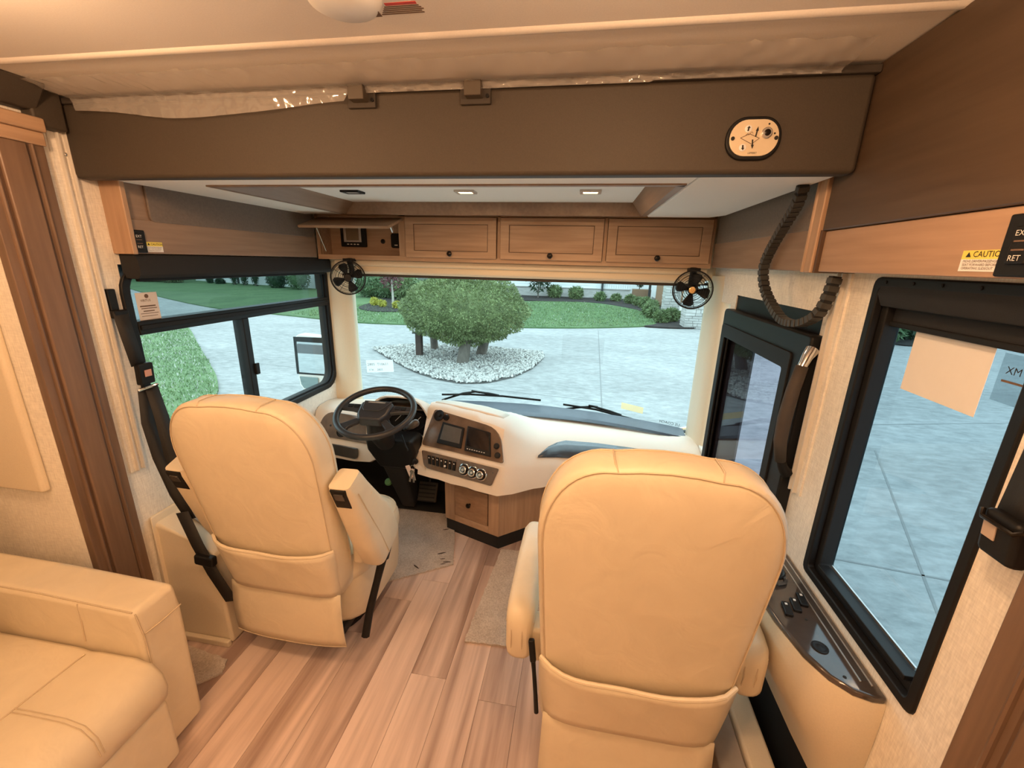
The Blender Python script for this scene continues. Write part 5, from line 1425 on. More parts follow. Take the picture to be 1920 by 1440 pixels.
# ================================================================== RUGS
def rug(label, loop, seed, marks=()):
    r_ = random.Random(seed)
    pts = []
    for (a, b) in zip(loop, loop[1:] + loop[:1]):
        a = Vector(a); b = Vector(b); n = max(2, int((b - a).length / 0.012))
        for k in range(n):
            p = a + (b - a) * k / n
            pts.append((p.x + r_.uniform(-0.0025, 0.0025), p.y + r_.uniform(-0.0025, 0.0025), 0.001))
    t_ = thing('carpet_mat', label, 'mat', (sum(p[0] for p in pts) / len(pts), sum(p[1] for p in pts) / len(pts), 0))
    mk('pile', MB().prism(pts, (0, 0, 0.008)), M_carpet, t_, smooth=0)
    for (x, y, l, a) in marks:
        d_ = Vector((math.cos(a), math.sin(a), 0)); s_ = Vector((-d_.y, d_.x, 0))
        mk('dirt_mark', MB().prism([Vector((x, y, 0.009)) + d_ * l * u + s_ * l * v for u, v in ((-0.5, -0.06), (-0.1, -0.12), (0.5, -0.03), (0.4, 0.07), (0.0, 0.10), (-0.45, 0.05))], (0, 0, 0.0006)), M_carpet_dirt, t_, smooth=0)
    tf = MB()
    for k in range(0, len(pts), 3):
        p = pts[k]; a = r_.uniform(0, 6.28); l = r_.uniform(0.004, 0.012)
        tf.tube([(p[0], p[1], 0.004), (p[0] + math.cos(a) * l, p[1] + math.sin(a) * l, 0.003)], 0.0008, 3)
    mk('frayed_edge', tf, M_carpet, t_, kind='stuff', smooth=0)
    return t_
rug('tan frayed carpet offcut with dark stains in the driver footwell', [(-1.25, 1.60, 0), (-0.93, 1.70, 0), (-0.610, 1.905, 0), (-0.66, 2.10, 0), (-0.755, 2.41, 0), (-1.10, 2.40, 0)], 1,
    [(-0.70, 1.98, 0.05, 0.5), (-0.68, 1.935, 0.03, 0.3), (-0.648, 1.915, 0.045, 0.2), (-0.665, 1.895, 0.03, 0.4), (-0.80, 1.845, 0.045, -0.6), (-0.745, 2.20, 0.04, 0.4)])
rug('tan carpet offcut beside the passenger seat and dash cabinet', [(-0.416, 1.437, 0), (-0.16, 1.452, 0), (0.40, 1.47, 0), (0.40, 2.12, 0), (-0.10, 2.10, 0), (-0.372, 2.082, 0)], 2)
rug('small tan carpet scrap on the floor by the sofa arm', [(-1.66, 1.10, 0), (-1.42, 1.02, 0), (-1.335, 1.115, 0), (-1.36, 1.17, 0), (-1.60, 1.20, 0)], 3)

# ================================================================== PAPERS AND STICKERS ON THE GLASS
def sheet_x(name, label, cat, x, s, y0, y1, z0, z1, mat, skew=0.0):
    t_ = thing(name, label, cat, (x, (y0 + y1) / 2, z0))
    mk('sheet', MB().prism([(x, y0 + skew, z0), (x, y1 + skew, z0), (x, y1, z1), (x, y0, z1)], (s * 0.0008, 0, 0)), mat, t_, smooth=0)
    return t_
lf = sheet_x('leaflet', 'pinkish printed leaflet stuck on the tinted driver window pane', 'leaflet', -1.7075, 1, 1.405, 1.492, 1.372, 1.478, plain('leaflet_paper', (0.74, 0.68, 0.66), 0.75, var=0.03))
mk('emblem', MB().lathe([(0.008, 0), (0.008, 0.0006)], (-1.7066, 1.448, 1.464), (1, 0, 0), 16), M_inkbrown, lf)
text('lettering', 'VIRTUS', 0.013, (-1.7066, 1.420, 1.443), (0, 1, 0), (0, 0, 1), M_inkbrown, lf)
for k, (a, b, h) in enumerate(((1.415, 1.478, 0.005), (1.418, 1.482, 0.003), (1.425, 1.470, 0.004), (1.412, 1.485, 0.002), (1.415, 1.48, 0.002))):
    mk('print_line', MB().box(-1.7067, -1.7061, a, b, 1.428 - 0.010 * k - h, 1.428 - 0.010 * k), M_inkbrown, lf, smooth=0)
sheet_x('paper_sheet', 'blank cream paper sheet taped to the passenger window', 'paper', 0.7765, -1, 0.924, 1.128, 1.356, 1.506, M_paper)
xs = sheet_x('radio_sticker', 'translucent printed sticker at the right edge of the passenger window', 'sticker', 0.7765, -1, 0.835, 0.905, 1.40, 1.49, M_stk_clear)
text('lettering', 'XM RADIO', 0.020, (0.7755, 0.892, 1.454), (0, -1, 0), (0, 0, 1), M_ink, xs)
mk('print_line', MB().box(0.7750, 0.7756, 0.85, 0.895, 1.438, 1.442), M_inkbrown, xs, smooth=0)
def sheet_ws(name, label, cat, x0, x1, z0, z1, mat, dz=0.0):
    t_ = thing(name, label, cat, ((x0 + x1) / 2, ws_y((x0 + x1) / 2, z0) - 0.01, z0))
    n = 4
    rows_ = [[(x0 + (x1 - x0) * k / n, ws_y(x0 + (x1 - x0) * k / n, z) - 0.004, z + dz * k / n) for k in range(n + 1)] for z in (z0, z1)]
    o = mk('sheet', MB().grid(rows_), mat, t_, smooth=180)
    return t_
wl = sheet_ws('inspection_label', 'white label with two rows of numbers at the left of the windshield', 'label', -1.502, -1.328, 0.832, 0.925, pane('frosted_label', (0.9, 0.95, 0.96), 0.02, 0.2, 0.75, (0.95, 0.95, 0.95), True))
def ws_text(body, size, x, z, mat, par, flip=False):
    xd = Vector((1, (ws_y(x + 0.1, z) - ws_y(x, z)) / 0.1, 0))
    p = Vector((x, ws_y(x, z) - 0.006, z))
    if flip: xd = -xd
    return text('lettering', body, size, p, xd, (0, -0.05, 1), mat, par)
ws_text('2805  T10611', 0.026, -1.495, 0.885, M_inkbrown, wl)
ws_text('STK    2805', 0.020, -1.488, 0.846, M_inkbrown, wl)
sheet_ws('clear_decal', 'faint clear square decal in the middle of the windshield', 'decal', -0.12, 0.165, 0.975, 1.150, pane('faint_decal', (0.93, 0.93, 0.93), 0.02, 0.4), -0.01)
sheet_ws('orange_label', 'small orange label low on the windshield above the right wiper', 'label', 0.315, 0.458, 0.662, 0.708, pane('orange_film', (0.95, 0.80, 0.55), 0.02, 0.2, 0.75, (0.90, 0.66, 0.36), True), -0.012)
dc = thing('lettering_decal', 'black mirrored lettering in the lower right corner of the windshield', 'decal', (0.60, 2.75, 0.60))
ws_text('US COACH', 0.026, 0.685, 0.612, M_ink, dc, True)

# ================================================================== WIPERS AND MIRRORS
def wiper(label, pts, arm):
    t_ = thing('wiper', label, 'wiper', pts[0])
    mk('blade', MB().tube(pts, 0.008, 6), M_rubber, t_)
    mk('arm', MB().tube(arm, [0.007, 0.009, 0.008, 0.010, 0.007][:len(arm)], 6), M_black, t_)
    c = Vector(arm[2])
    mk('pivot', MB().obox(c, (1, 0, -0.1), (0, 1, 0), (0, 0, 1), 0.07, 0.016, 0.016), M_black, t_, bevel=0.004)
wiper('black wiper blade lying behind the steering wheel side of the glass', [(-1.02, 2.985, 0.632), (-0.80, 3.015, 0.640), (-0.55, 3.03, 0.640), (-0.26, 3.035, 0.628)], [(-1.02, 2.98, 0.588), (-0.86, 3.01, 0.645), (-0.76, 3.02, 0.664), (-0.66, 3.03, 0.652), (-0.58, 3.03, 0.644)])
wiper('black wiper blade lying in front of the passenger side', [(-0.09, 3.03, 0.610), (0.15, 2.985, 0.605), (0.40, 2.91, 0.580), (0.64, 2.82, 0.545)], [(-0.12, 3.03, 0.565), (0.03, 3.02, 0.60), (0.13, 3.0, 0.622), (0.25, 2.965, 0.605), (0.33, 2.94, 0.592)])
wm = thing('mirror_bracket', 'bright mirror bracket in the lower right corner outside the windshield', 'bracket', (0.70, 2.80, 0.55))
mk('arm', MB().tube([(0.62, 2.83, 0.54), (0.70, 2.82, 0.565), (0.80, 2.80, 0.60)], 0.012, 8), M_chrome, wm)
mr = thing('side_mirror', 'chrome and black side mirror outside the driver window', 'mirror', (-1.98, 2.82, 0.64))
mk('housing', MB().prism([(-2.095, 2.81, 1.05), (-2.10, 2.81, 0.78), (-2.095, 2.81, 0.68), (-2.06, 2.81, 0.635), (-1.86, 2.81, 0.635), (-1.80, 2.81, 0.70), (-1.80, 2.81, 1.06), (-2.06, 2.81, 1.075)], (0, 0.09, 0)), M_white, mr, bevel=0.012, seg=3)
mk('black_rim', MB().frame([(-2.10, 2.807, 1.055), (-2.105, 2.807, 0.77), (-1.80, 2.807, 0.77), (-1.80, 2.807, 1.06)], [(-2.075, 2.807, 1.02), (-2.082, 2.807, 0.785), (-1.82, 2.807, 0.785), (-1.82, 2.807, 1.02)], (0, 0.008, 0)), M_black, mr, smooth=0)
mk('main_glass', MB().prism([(-2.075, 2.806, 1.02), (-2.082, 2.806, 0.785), (-1.82, 2.800, 0.785), (-1.82, 2.800, 1.02)], (0, 0.003, 0)), M_mirror, mr, smooth=0)
mk('visor_band', MB().box(-2.072, -1.82, 2.797, 2.800, 0.935, 1.005), plain('mirror_band', (0.16, 0.18, 0.20), 0.15), mr, smooth=0)
mk('convex_glass', MB().prism([(-2.083, 2.804, 0.752), (-2.075, 2.804, 0.69), (-2.055, 2.804, 0.660), (-1.93, 2.800, 0.660), (-1.93, 2.800, 0.752)], (0, 0.004, 0)), plain('convex_mirror', (0.36, 0.44, 0.42), 0.04, 1.0, var=0.02), mr, smooth=0)
mk('mount_arm', MB().tube([(-1.84, 2.86, 0.74), (-1.76, 2.86, 0.72)], 0.018, 8), M_black, mr)
mr2 = thing('side_mirror', 'chrome mirror arm glimpsed through the narrow pane by the door', 'mirror', (1.0, 3.0, 0.7))
mk('housing', MB().prism([(a, 3.02, b) for a, b in rrect(1.0, 0.95, 0.20, 0.36, 0.04, 4)], (0, 0.08, 0)), M_chrome, mr2, bevel=0.015)
mk('arm', MB().tube([(0.785, 2.74, 0.66), (0.86, 2.86, 0.72), (0.94, 3.0, 0.78), (1.0, 3.04, 0.80)], 0.016, 8), M_chrome, mr2)

# ================================================================== OUTSIDE
import numpy as np
GZ = -0.95
M_conc = speckle('driveway_concrete', [(0.30, (0.185, 0.19, 0.19)), (0.5, (0.300, 0.303, 0.303)), (0.68, (0.41, 0.413, 0.41))], 9, 0.7, 0.9, 0.25, 0.006, 0.30, (0.5, 1, 1))
M_joint = plain('concrete_joint', (0.22, 0.22, 0.22), 0.9)
M_grass = speckle('lawn_grass', [(0.30, (0.042, 0.090, 0.034)), (0.5, (0.080, 0.150, 0.056)), (0.70, (0.135, 0.215, 0.088))], 22, 0.9, 0.95, 0.8, 0.03, 0.40, (1, 0.45, 1))
M_grassn = speckle('clover_lawn', [(0.28, (0.085, 0.150, 0.064)), (0.5, (0.150, 0.235, 0.105)), (0.72, (0.260, 0.345, 0.185))], 26, 1.6, 0.95, 0.8, 0.03, 0.35)
M_blade = plain('grass_blade', (0.155, 0.245, 0.105), 0.8, var=0.35, nscale=3)
M_clover = plain('clover_flower', (0.490, 0.503, 0.449), 0.8)
M_mulch = speckle('dark_mulch', [(0.3, (0.012, 0.010, 0.010)), (0.7, (0.044, 0.037, 0.035))], 24, 3, 0.95, 0.9, 0.05, 0.35)
M_peb = [plain('pebble_%d' % i, c, 0.75, var=0.12, nscale=8) for i, c in enumerate([(0.490, 0.476, 0.449), (0.374, 0.360, 0.340), (0.578, 0.571, 0.544), (0.231, 0.224, 0.218)])]
M_leaf = {k: plain('leaf_' + k, c, 0.65, var=0.40, nscale=v) for k, c, v in (('bush', (0.175, 0.225, 0.090), 5.0), ('shrub', (0.135, 0.195, 0.080), 3), ('dark', (0.020, 0.051, 0.022), 2), ('yellow', (0.422, 0.408, 0.068), 5), ('red', (0.136, 0.051, 0.058), 4), ('mid', (0.085, 0.150, 0.065), 1.5), ('olive', (0.102, 0.116, 0.048), 2))}
M_bark = speckle('grey_bark', [(0.3, (0.068, 0.058, 0.048)), (0.7, (0.218, 0.190, 0.163))], 14, 4, 0.9, 0.8, 0.02, 0.4, (1, 1, 0.2))
M_birch = plain('pale_trunk', (0.422, 0.394, 0.340), 0.8, var=0.15)
M_post = wood('weathered_post', (0.037, 0.022, 0.018), (0.082, 0.051, 0.041), 'z', rough=0.8)
M_siding = plain('white_siding', (0.74, 0.77, 0.78), 0.6, var=0.02)
M_stone = speckle('stacked_stone', [(0.3, (0.30, 0.29, 0.28)), (0.5, (0.46, 0.45, 0.43)), (0.7, (0.62, 0.61, 0.59))], 3.2, 1.1, 0.9, 0.8, 0.04, 0.35, (0.45, 0.45, 1.6))
M_stonecap = plain('stone_cap', (0.374, 0.360, 0.340), 0.8)
M_darkmetal = plain('dark_downpipe', (0.03, 0.035, 0.035), 0.6)
M_roof = plain('dark_roof', (0.082, 0.088, 0.095), 0.8, var=0.2, nscale=3)
M_brickred = plain('tan_planter', (0.231, 0.143, 0.088), 0.85)

def chaikin(loop, n=2):
    for _ in range(n):
        out = []
        for (a, b), (c, d) in zip(loop, loop[1:] + loop[:1]):
            out += [(a * 0.78 + c * 0.22, b * 0.78 + d * 0.22), (a * 0.22 + c * 0.78, b * 0.22 + d * 0.78)]
        loop = out
    return loop

def flat(name, label, loop, z, th, mat, kind='structure'):
    if name != 'driveway': loop = chaikin(loop)
    o = mk(name, MB().prism([(x, y, z - th) for x, y in loop], (0, 0, th)), mat, smooth=0)
    o['kind'] = kind
    if label: o['label'] = label
    return o
drive = flat('driveway', 'pale concrete driveway around the coach', [(-70, -30), (60, -30), (60, 70), (-70, 70)], GZ, 0.3, M_conc)
def joint(a, b, w=0.022):
    a = Vector((*a, GZ + 0.0015)); b = Vector((*b, GZ + 0.0015)); d_ = (b - a).normalized(); s_ = Vector((-d_.y, d_.x, 0)) * w / 2
    mk('joint', MB().prism([a - s_, b - s_, b + s_, a + s_], (0, 0, 0.002)), M_joint, drive, smooth=0)
joint((0.40, 3.5), (0.70, 17.2)); joint((2.55, 2.4), (4.45, 6.6)); joint((1.6, 3.9), (5.5, 3.35)); joint((-8.9, 9.2), (0.5, 8.0), 0.012); joint((3.5, 7.4), (12, 9.6), 0.015)
ln1 = flat('front_lawn', 'green lawn across the driveway in front', [(-33.7, 27.0), (-18.34, 18.35), (-13.6, 17.3), (-11.3, 16.65), (-8.96, 15.94), (-5, 16.45), (-1.88, 16.94), (0.5, 17.7), (2.38, 18.65), (3.4, 19.5), (3.6, 21.6), (3.3, 25.6), (1.6, 28.6), (0.28, 29.5), (-2.9, 28.9), (-8.0, 27), (-20, 34), (-60, 45)], GZ + 0.05, 0.08, M_grass)
ln2 = flat('clover_lawn', 'clover lawn beside the driver window', [(-3.2, 0.5), (-4.6, 3.2), (-5.26, 4.25), (-5.9, 5.4), (-6.72, 6.7), (-7.8, 7.8), (-9.02, 8.83), (-11.4, 10.9), (-13.2, 12.5), (-14.94, 13.9), (-15.7, 13.9), (-16.4, 13.2), (-18, 11), (-20, 8), (-20, 0.5)], GZ + 0.05, 0.08, M_grassn)
ln3 = flat('far_lawn', 'wide lawn far beyond the drive', [(-18.3, 18.6), (-33.7, 27.2), (-60, 42), (-70, 48), (-70, 69), (-20, 69), (-13.44, 30), (-14.4, 18.0)], GZ + 0.04, 0.08, M_grass)
ln4 = flat('verge', 'narrow lawn left of the side road', [(-19.0, 12.8), (-34, 24.0), (-70, 50), (-70, -5), (-22, 6)], GZ + 0.04, 0.08, M_grass)
mul1 = flat('mulch_bed', 'dark mulch bed along the house', [(2.45, 18.70), (4.34, 18.68), (6.5, 20), (7.5, 26), (6, 33.5), (-12, 33.5), (-12, 29.6), (-2.9, 28.9), (0.28, 29.5), (1.6, 28.6), (3.3, 25.6), (3.6, 21.6), (3.35, 19.5)], GZ + 0.07, 0.1, M_mulch)
mul2 = flat('mulch_island', 'dark mulch island in the front lawn', [(-11.6, 20.8), (-10.9, 20.0), (-10.02, 19.4), (-8.47, 19.9), (-6.6, 20.6), (-6.2, 22.5), (-7, 25.5), (-9.5, 27.2), (-12, 27), (-13.3, 25.5), (-12.2, 23.6), (-11.9, 22.0)], GZ + 0.09, 0.1, M_mulch)
flat('side_planting', 'dark mulch strip right of the coach', [(10.4, 17.0), (13.5, 17.0), (20, 24), (14, 24)], GZ + 0.06, 0.1, M_mulch)

# pebble island
isl = [(-5.98, 11.40), (-4.9, 10.25), (-3.9, 9.25), (-3.1, 8.72), (-2.5, 8.52), (-1.95, 8.68), (-1.45, 9.3), (-1.10, 10.3), (-0.96, 11.6), (-1.05, 12.2), (-2.2, 12.4), (-3.8, 12.45), (-5.2, 12.2)]
flat('pebble_bed', 'dark soil under the pebbles', isl, GZ + 0.03, 0.05, plain('bed_soil', (0.09, 0.088, 0.085), 0.9))
def inside(x, y, poly):
    c = False; n = len(poly)
    for i in range(n):
        x1, y1 = poly[i]; x2, y2 = poly[(i + 1) % n]
        if (y1 > y) != (y2 > y) and x < (x2 - x1) * (y - y1) / (y2 - y1) + x1:
            c = not c
    return c
def np_mesh(name, V, F, mats, idx=None, parent=None, smooth=False):
    me = bpy.data.meshes.new(name)
    V = np.asarray(V, dtype=np.float32); F = np.asarray(F, dtype=np.int32)
    me.vertices.add(len(V)); me.vertices.foreach_set('co', V.ravel())
    k = F.shape[1]
    me.loops.add(F.size); me.loops.foreach_set('vertex_index', F.ravel())
    me.polygons.add(len(F))
    me.polygons.foreach_set('loop_start', np.arange(0, F.size, k, dtype=np.int32))
    me.polygons.foreach_set('loop_total', np.full(len(F), k, dtype=np.int32))
    for m_ in mats: me.materials.append(m_)
    if idx is not None:
        me.polygons.foreach_set('material_index', np.asarray(idx, dtype=np.int32))
    if smooth:
        me.polygons.foreach_set('use_smooth', [True] * len(F))
    me.update(calc_edges=True)
    me.validate()
    o = bpy.data.objects.new(name, me); COL.objects.link(o)
    if parent is not None: o.parent = parent
    return o
rn = np.random.default_rng(5)
BX = np.array([(-1, -1, -1), (1, -1, -1), (1, 1, -1), (-1, 1, -1), (-.7, -.7, 1), (.7, -.7, 1), (.7, .7, 1), (-.7, .7, 1)], float)
BF = np.array([(4, 5, 6, 7), (0, 1, 5, 4), (1, 2, 6, 5), (2, 3, 7, 6), (3, 0, 4, 7)])
Vs, Fs, Ix = [], [], []
cnt = 0
while cnt < 8500:
    x = rn.uniform(-6.0, -0.95); y = rn.uniform(8.5, 12.5)
    if not inside(x, y, isl): continue
    s_ = rn.uniform(0.011, 0.030, 3) * np.array([1.1, 1.1, 0.75]); a = rn.uniform(0, 6.28)
    v = BX * s_
    c_, q_ = math.cos(a), math.sin(a); tl = rn.uniform(-0.4, 0.4)
    v = np.stack([v[:, 0] * c_ - v[:, 1] * q_, v[:, 0] * q_ + v[:, 1] * c_, v[:, 2] + v[:, 0] * tl], 1)
    Vs.append(v + (x, y, GZ + 0.05 + rn.uniform(0, 0.03))); Fs.append(BF + 8 * cnt); Ix += [int(rn.choice(4, p=[.34, .22, .26, .18]))] * 5
    cnt += 1
o = np_mesh('pebbles', np.concatenate(Vs), np.concatenate(Fs), M_peb, Ix)
set_tags(o, 'pale river pebbles covering the island under the trimmed tree', 'pebbles', kind='stuff')

# grass blades and clover in the near lawn
def blades(name, label, poly, n, hmin, hmax, w, seed, xr, yr, z, clover=0):
    r_ = np.random.default_rng(seed)
    pts = []
    while len(pts) < n:
        x = r_.uniform(*xr); y = r_.uniform(*yr)
        if inside(x, y, poly): pts.append((x, y))
    pts = np.array(pts); m = len(pts)
    a = r_.uniform(0, 6.28, m); h = r_.uniform(hmin, hmax, m); l = r_.uniform(-0.6, 0.6, (m, 2)) * h[:, None]
    b = np.stack([np.cos(a), np.sin(a)], 1) * w
    base = np.concatenate([pts, np.full((m, 1), z)], 1)
    v0 = base.copy(); v0[:, :2] -= b
    v1 = base.copy(); v1[:, :2] += b
    v2 = base.copy(); v2[:, :2] += l; v2[:, 2] += h
    V = np.stack([v0, v1, v2], 1).reshape(-1, 3); F = np.arange(3 * m).reshape(-1, 3)
    ix = (r_.random(m) < clover).astype(int)
    o = np_mesh(name, V, F, [M_blade, M_clover], ix)
    set_tags(o, label, 'grass', kind='stuff')
blades('grass_blades', 'grass and white clover tufts on the near lawn', [(-3.4, 0.8), (-4.7, 3.4), (-5.3, 4.3), (-5.95, 5.45), (-6.75, 6.75), (-9.05, 8.9), (-14.9, 13.85), (-15.7, 13.8), (-18, 10.8), (-12, 4), (-5, 0.8)], 26000, 0.03, 0.07, 0.012, 11, (-18, -3.4), (0.8, 13.9), GZ + 0.05, 0.20)
blades('grass_blades', 'short grass tufts on the front lawn', [(-13.2, 17.6), (-8.96, 16.05), (-1.88, 17.05), (2.3, 18.75), (3.3, 19.6), (3.2, 25.4), (0.2, 29.2), (-2.9, 28.6), (-6, 26), (-13, 22)], 14000, 0.04, 0.08, 0.022, 12, (-13.4, 3.4), (15.9, 29.4), GZ + 0.05, 0.02)

# ------------------------------------------------------------------ foliage
def foliage(name, mat, parent, c, r, n, size, seed, shape=None, squash=1.0, elong=2.2, core=True, fill=0.35):
    r_ = np.random.default_rng(seed)
    d = r_.normal(size=(n, 3)); d /= np.linalg.norm(d, axis=1)[:, None]
    k = 1 - fill * r_.random(n) ** 2.0
    if shape is not None:
        k *= shape(d)
    lump = 1 + 0.05 * np.sin(d[:, 0] * 9 + seed) * np.sin(d[:, 1] * 8) + 0.04 * np.sin(d[:, 2] * 13 + d[:, 0] * 7)
    p = d * (k * lump)[:, None] * np.array(r)
    t = d + r_.normal(size=(n, 3)) * 0.7; t /= np.linalg.norm(t, axis=1)[:, None]
    s = np.cross(t, r_.normal(size=(n, 3))); s /= np.linalg.norm(s, axis=1)[:, None]
    sz = size * r_.uniform(0.6, 1.3, n)[:, None]
    a = p - s * sz * 0.5; b = p + s * sz * 0.5; e = p + t * sz * elong
    V = np.stack([a, b, e], 1).reshape(-1, 3); F = np.arange(3 * n).reshape(-1, 3)
    if core:
        rows_ = []
        m_, q_ = 14, 18
        for i in range(m_ + 1):
            th = math.pi * i / m_
            for j in range(q_):
                ph = 2 * math.pi * j / q_
                dd = np.array([[math.sin(th) * math.cos(ph), math.sin(th) * math.sin(ph), math.cos(th)]])
                kk = 0.80 * (shape(dd)[0] if shape is not None else 1.0)
                rows_.append(dd[0] * kk * np.array(r))
        cv = np.array(rows_); cf = []
        for i in range(m_):
            for j in range(q_):
                a_, b_ = i * q_ + j, i * q_ + (j + 1) % q_
                cf += [(a_, b_, b_ + q_), (a_, b_ + q_, a_ + q_)]
        F = np.concatenate([F, np.array(cf) + len(V)]); V = np.concatenate([V, cv])
    V = V + (np.array(c) - np.array(ORG[parent.name]))
    o = np_mesh(name, V, F, [mat])
    o.parent = parent
    ORG[o.name] = ORG[parent.name]
    return o

bt = thing('trimmed_tree', 'large trimmed evergreen tree on the pebble island before the windshield', 'tree', (-2.95, 10.8, GZ))
def dome(d):
    z = d[:, 2]
    return np.where(z < 0, 1.0 - 0.18 * np.abs(z) ** 1.2, 1.0 - 0.10 * np.abs(z) ** 3) * (1 + 0.07 * np.abs(d[:, 0]) ** 3)
foliage('crown', M_leaf['bush'], bt, (-3.02, 10.8, 0.36), (1.56, 1.35, 1.02), 46000, 0.028, 21, dome)
tr = [((-2.93, 10.24, GZ), (-2.88, 10.4, -0.3), (-2.80, 10.6, 0.3), 0.145), ((-2.72, 11.35, GZ), (-2.55, 11.3, -0.3), (-2.45, 11.1, 0.2), 0.13), ((-4.18, 11.7, GZ), (-4.15, 11.5, -0.4), (-4.0, 11.2, 0.1), 0.10)]
for p0, p1, p2, r_ in tr:
    mk('trunk', MB().tube([p0, p1, p2], [r_ * 1.15, r_, r_ * 0.8], 12), M_bark, bt, smooth=60)
pb = thing('wooden_post', 'short dark wooden post with cap on the pebbles', 'post', (-4.27, 10.75, GZ))
mk('post', MB().box(-4.36, -4.20, 10.67, 10.83, GZ, -0.28), M_post, pb, bevel=0.01)
mk('cap', MB().box(-4.42, -4.14, 10.61, 10.89, -0.28, -0.245), M_darkmetal, pb, bevel=0.005)

def shrub(label, x, y, rx, rz_, kind, n=900, size=0.06, seed=0, group='garden shrubs', z=GZ + 0.05, ry=None, nm='shrub'):
    t_ = thing(nm, label, 'shrub', (x, y, z), group)
    foliage('foliage', M_leaf[kind], t_, (x, y, z + rz_ * 0.95), (rx, ry or rx, rz_), n, size, seed + int(abs(x) * 10))
    mk('stem', MB().tube([(x, y, z), (x, y, z + rz_ * 0.6)], 0.03, 6), M_bark, t_)
    return t_
shrub('round green shrub before the house, nearest the trimmed tree', -2.1, 32.3, 0.50, 0.46, 'shrub', 900, 0.08, 1)
shrub('round green shrub before the house, second from the trimmed tree', -0.5, 31.7, 0.50, 0.44, 'shrub', 900, 0.08, 2)
shrub('low green shrub at the foot of the dark downpipe', 1.2, 30.9, 0.38, 0.30, 'shrub', 600, 0.07, 3)
shrub('smallest green shrub left of the long shrub row', 2.3, 31.0, 0.32, 0.26, 'shrub', 500, 0.07, 4)
row = [(3.15, 29.6, .45), (3.55, 28.3, .42), (3.75, 27.0, .5), (3.95, 25.6, .45), (3.7, 24.2, .42), (3.45, 23.0, .42), (3.5, 21.9, .40)]
for i, (x, y, r_) in enumerate(row):
    shrub('green shrub in the curved row along the mulch, %s from the house' % ('first', 'second', 'third', 'fourth', 'fifth', 'sixth', 'seventh')[i], x, y, r_ * 0.78, r_ * 0.62, 'shrub', 800, 0.07, 10 + i)
shrub('bushy shrub at the near corner of the mulch bed, left of a pair', 3.62, 20.3, 0.34, 0.27, 'shrub', 1100, 0.06, 30)
shrub('bushy shrub at the near corner of the mulch bed, right of a pair', 4.15, 20.9, 0.36, 0.30, 'shrub', 1100, 0.06, 31)
for i, (x, y) in enumerate(((-11.6, 22.7), (-11.25, 22.0), (-10.55, 21.5), (-9.55, 21.1))):
    shrub('small round yellow shrub on the mulch island, %s from the left' % ('first', 'second', 'third', 'fourth')[i], x, y, 0.19, 0.17, 'yellow', 400, 0.05, 40 + i, 'yellow mulch shrubs', GZ + 0.09)
for i, (x, y, a, b, kd) in enumerate(((-14.2, 27.4, 1.0, 0.75, 'mid'), (-12.6, 27.0, 1.1, 0.8, 'mid'), (-11.0, 26.0, 0.9, 0.7, 'shrub'), (-9.6, 25.4, 0.8, 0.6, 'mid'), (-8.6, 24.6, 0.9, 0.65, 'shrub'))):
    shrub('leafy mixed bush behind the red tree, %s from the left' % ('first', 'second', 'third', 'fourth', 'fifth')[i], x, y, a, b, kd, 1600, 0.10, 50 + i, 'bushes behind the mulch island', GZ + 0.08)
rt = thing('red_tree', 'slender young tree with dark red leaves on the mulch island', 'tree', (-9.85, 21.3, GZ))
mk('trunk', MB().tube([(-9.85, 21.3, GZ), (-9.84, 21.3, -0.2), (-9.86, 21.3, 0.6)], [0.07, 0.06, 0.04], 8), M_birch, rt)
foliage('crown', M_leaf['red'], rt, (-9.85, 21.3, 0.85), (0.55, 0.55, 0.80), 620, 0.085, 61, None, core=False, fill=0.9)
dt = thing('purple_tree', 'sparse dark leaved small tree right of the trimmed tree', 'tree', (-3.25, 31.5, GZ))
mk('trunk', MB().tube([(-3.25, 31.5, GZ), (-3.2, 31.5, 1.2)], 0.05, 8), M_bark, dt)
foliage('crown', M_leaf['dark'], dt, (-3.2, 31.5, 0.7), (0.75, 0.7, 1.3), 420, 0.16, 62, None, core=False, fill=0.9)

# ------------------------------------------------------------------ house straight ahead
def clap(mb_, p0, p1, z0, z1, h=0.22):
    a = Vector(p0); b = Vector(p1); d_ = (b - a).normalized(); n_ = Vector((d_.y, -d_.x, 0))
    if n_.y > 0: n_ = -n_
    z = z0
    while z < z1:
        mb_.prism([a + Vector((0, 0, z)) , a + n_ * 0.03 + Vector((0, 0, z)), a + n_ * 0.004 + Vector((0, 0, z + h)), a + Vector((0, 0, z + h))], b - a)
        z += h
hs = thing('house', 'white sided house with stone base beyond the front lawn', 'house', (0, 36, GZ))
mk('wall', MB().box(-9.0, 7.0, 33.5, 41, GZ, 3.2), M_siding, hs, smooth=0)
mb = MB(); clap(mb, (-9.0, 33.5, 0), (3.5, 33.5, 0), -0.22, 3.1)
mk('siding', mb, M_siding, hs, kind='stuff', smooth=0)
mk('stone_base', MB().box(-9.0, 3.4, 33.32, 33.5, GZ, -0.25), M_stone, hs, smooth=0)
mk('stone_sill', MB().box(-9.05, 3.45, 33.27, 33.5, -0.25, -0.18), M_stonecap, hs, bevel=0.01)
mk('corner_board', MB().box(1.05, 1.30, 33.30, 33.5, -0.18, 3.2), M_siding, hs, smooth=0)
mk('downpipe', MB().box(1.33, 1.47, 33.15, 33.30, GZ + 0.05, 3.2), M_darkmetal, hs, bevel=0.01)
mk('roof', MB().prism([(-9.6, 32.7, 3.15), (-9.6, 37.2, 5.2), (-9.6, 41.8, 3.15)], (17.2, 0, 0)), M_roof, hs, smooth=0)
mb = MB()
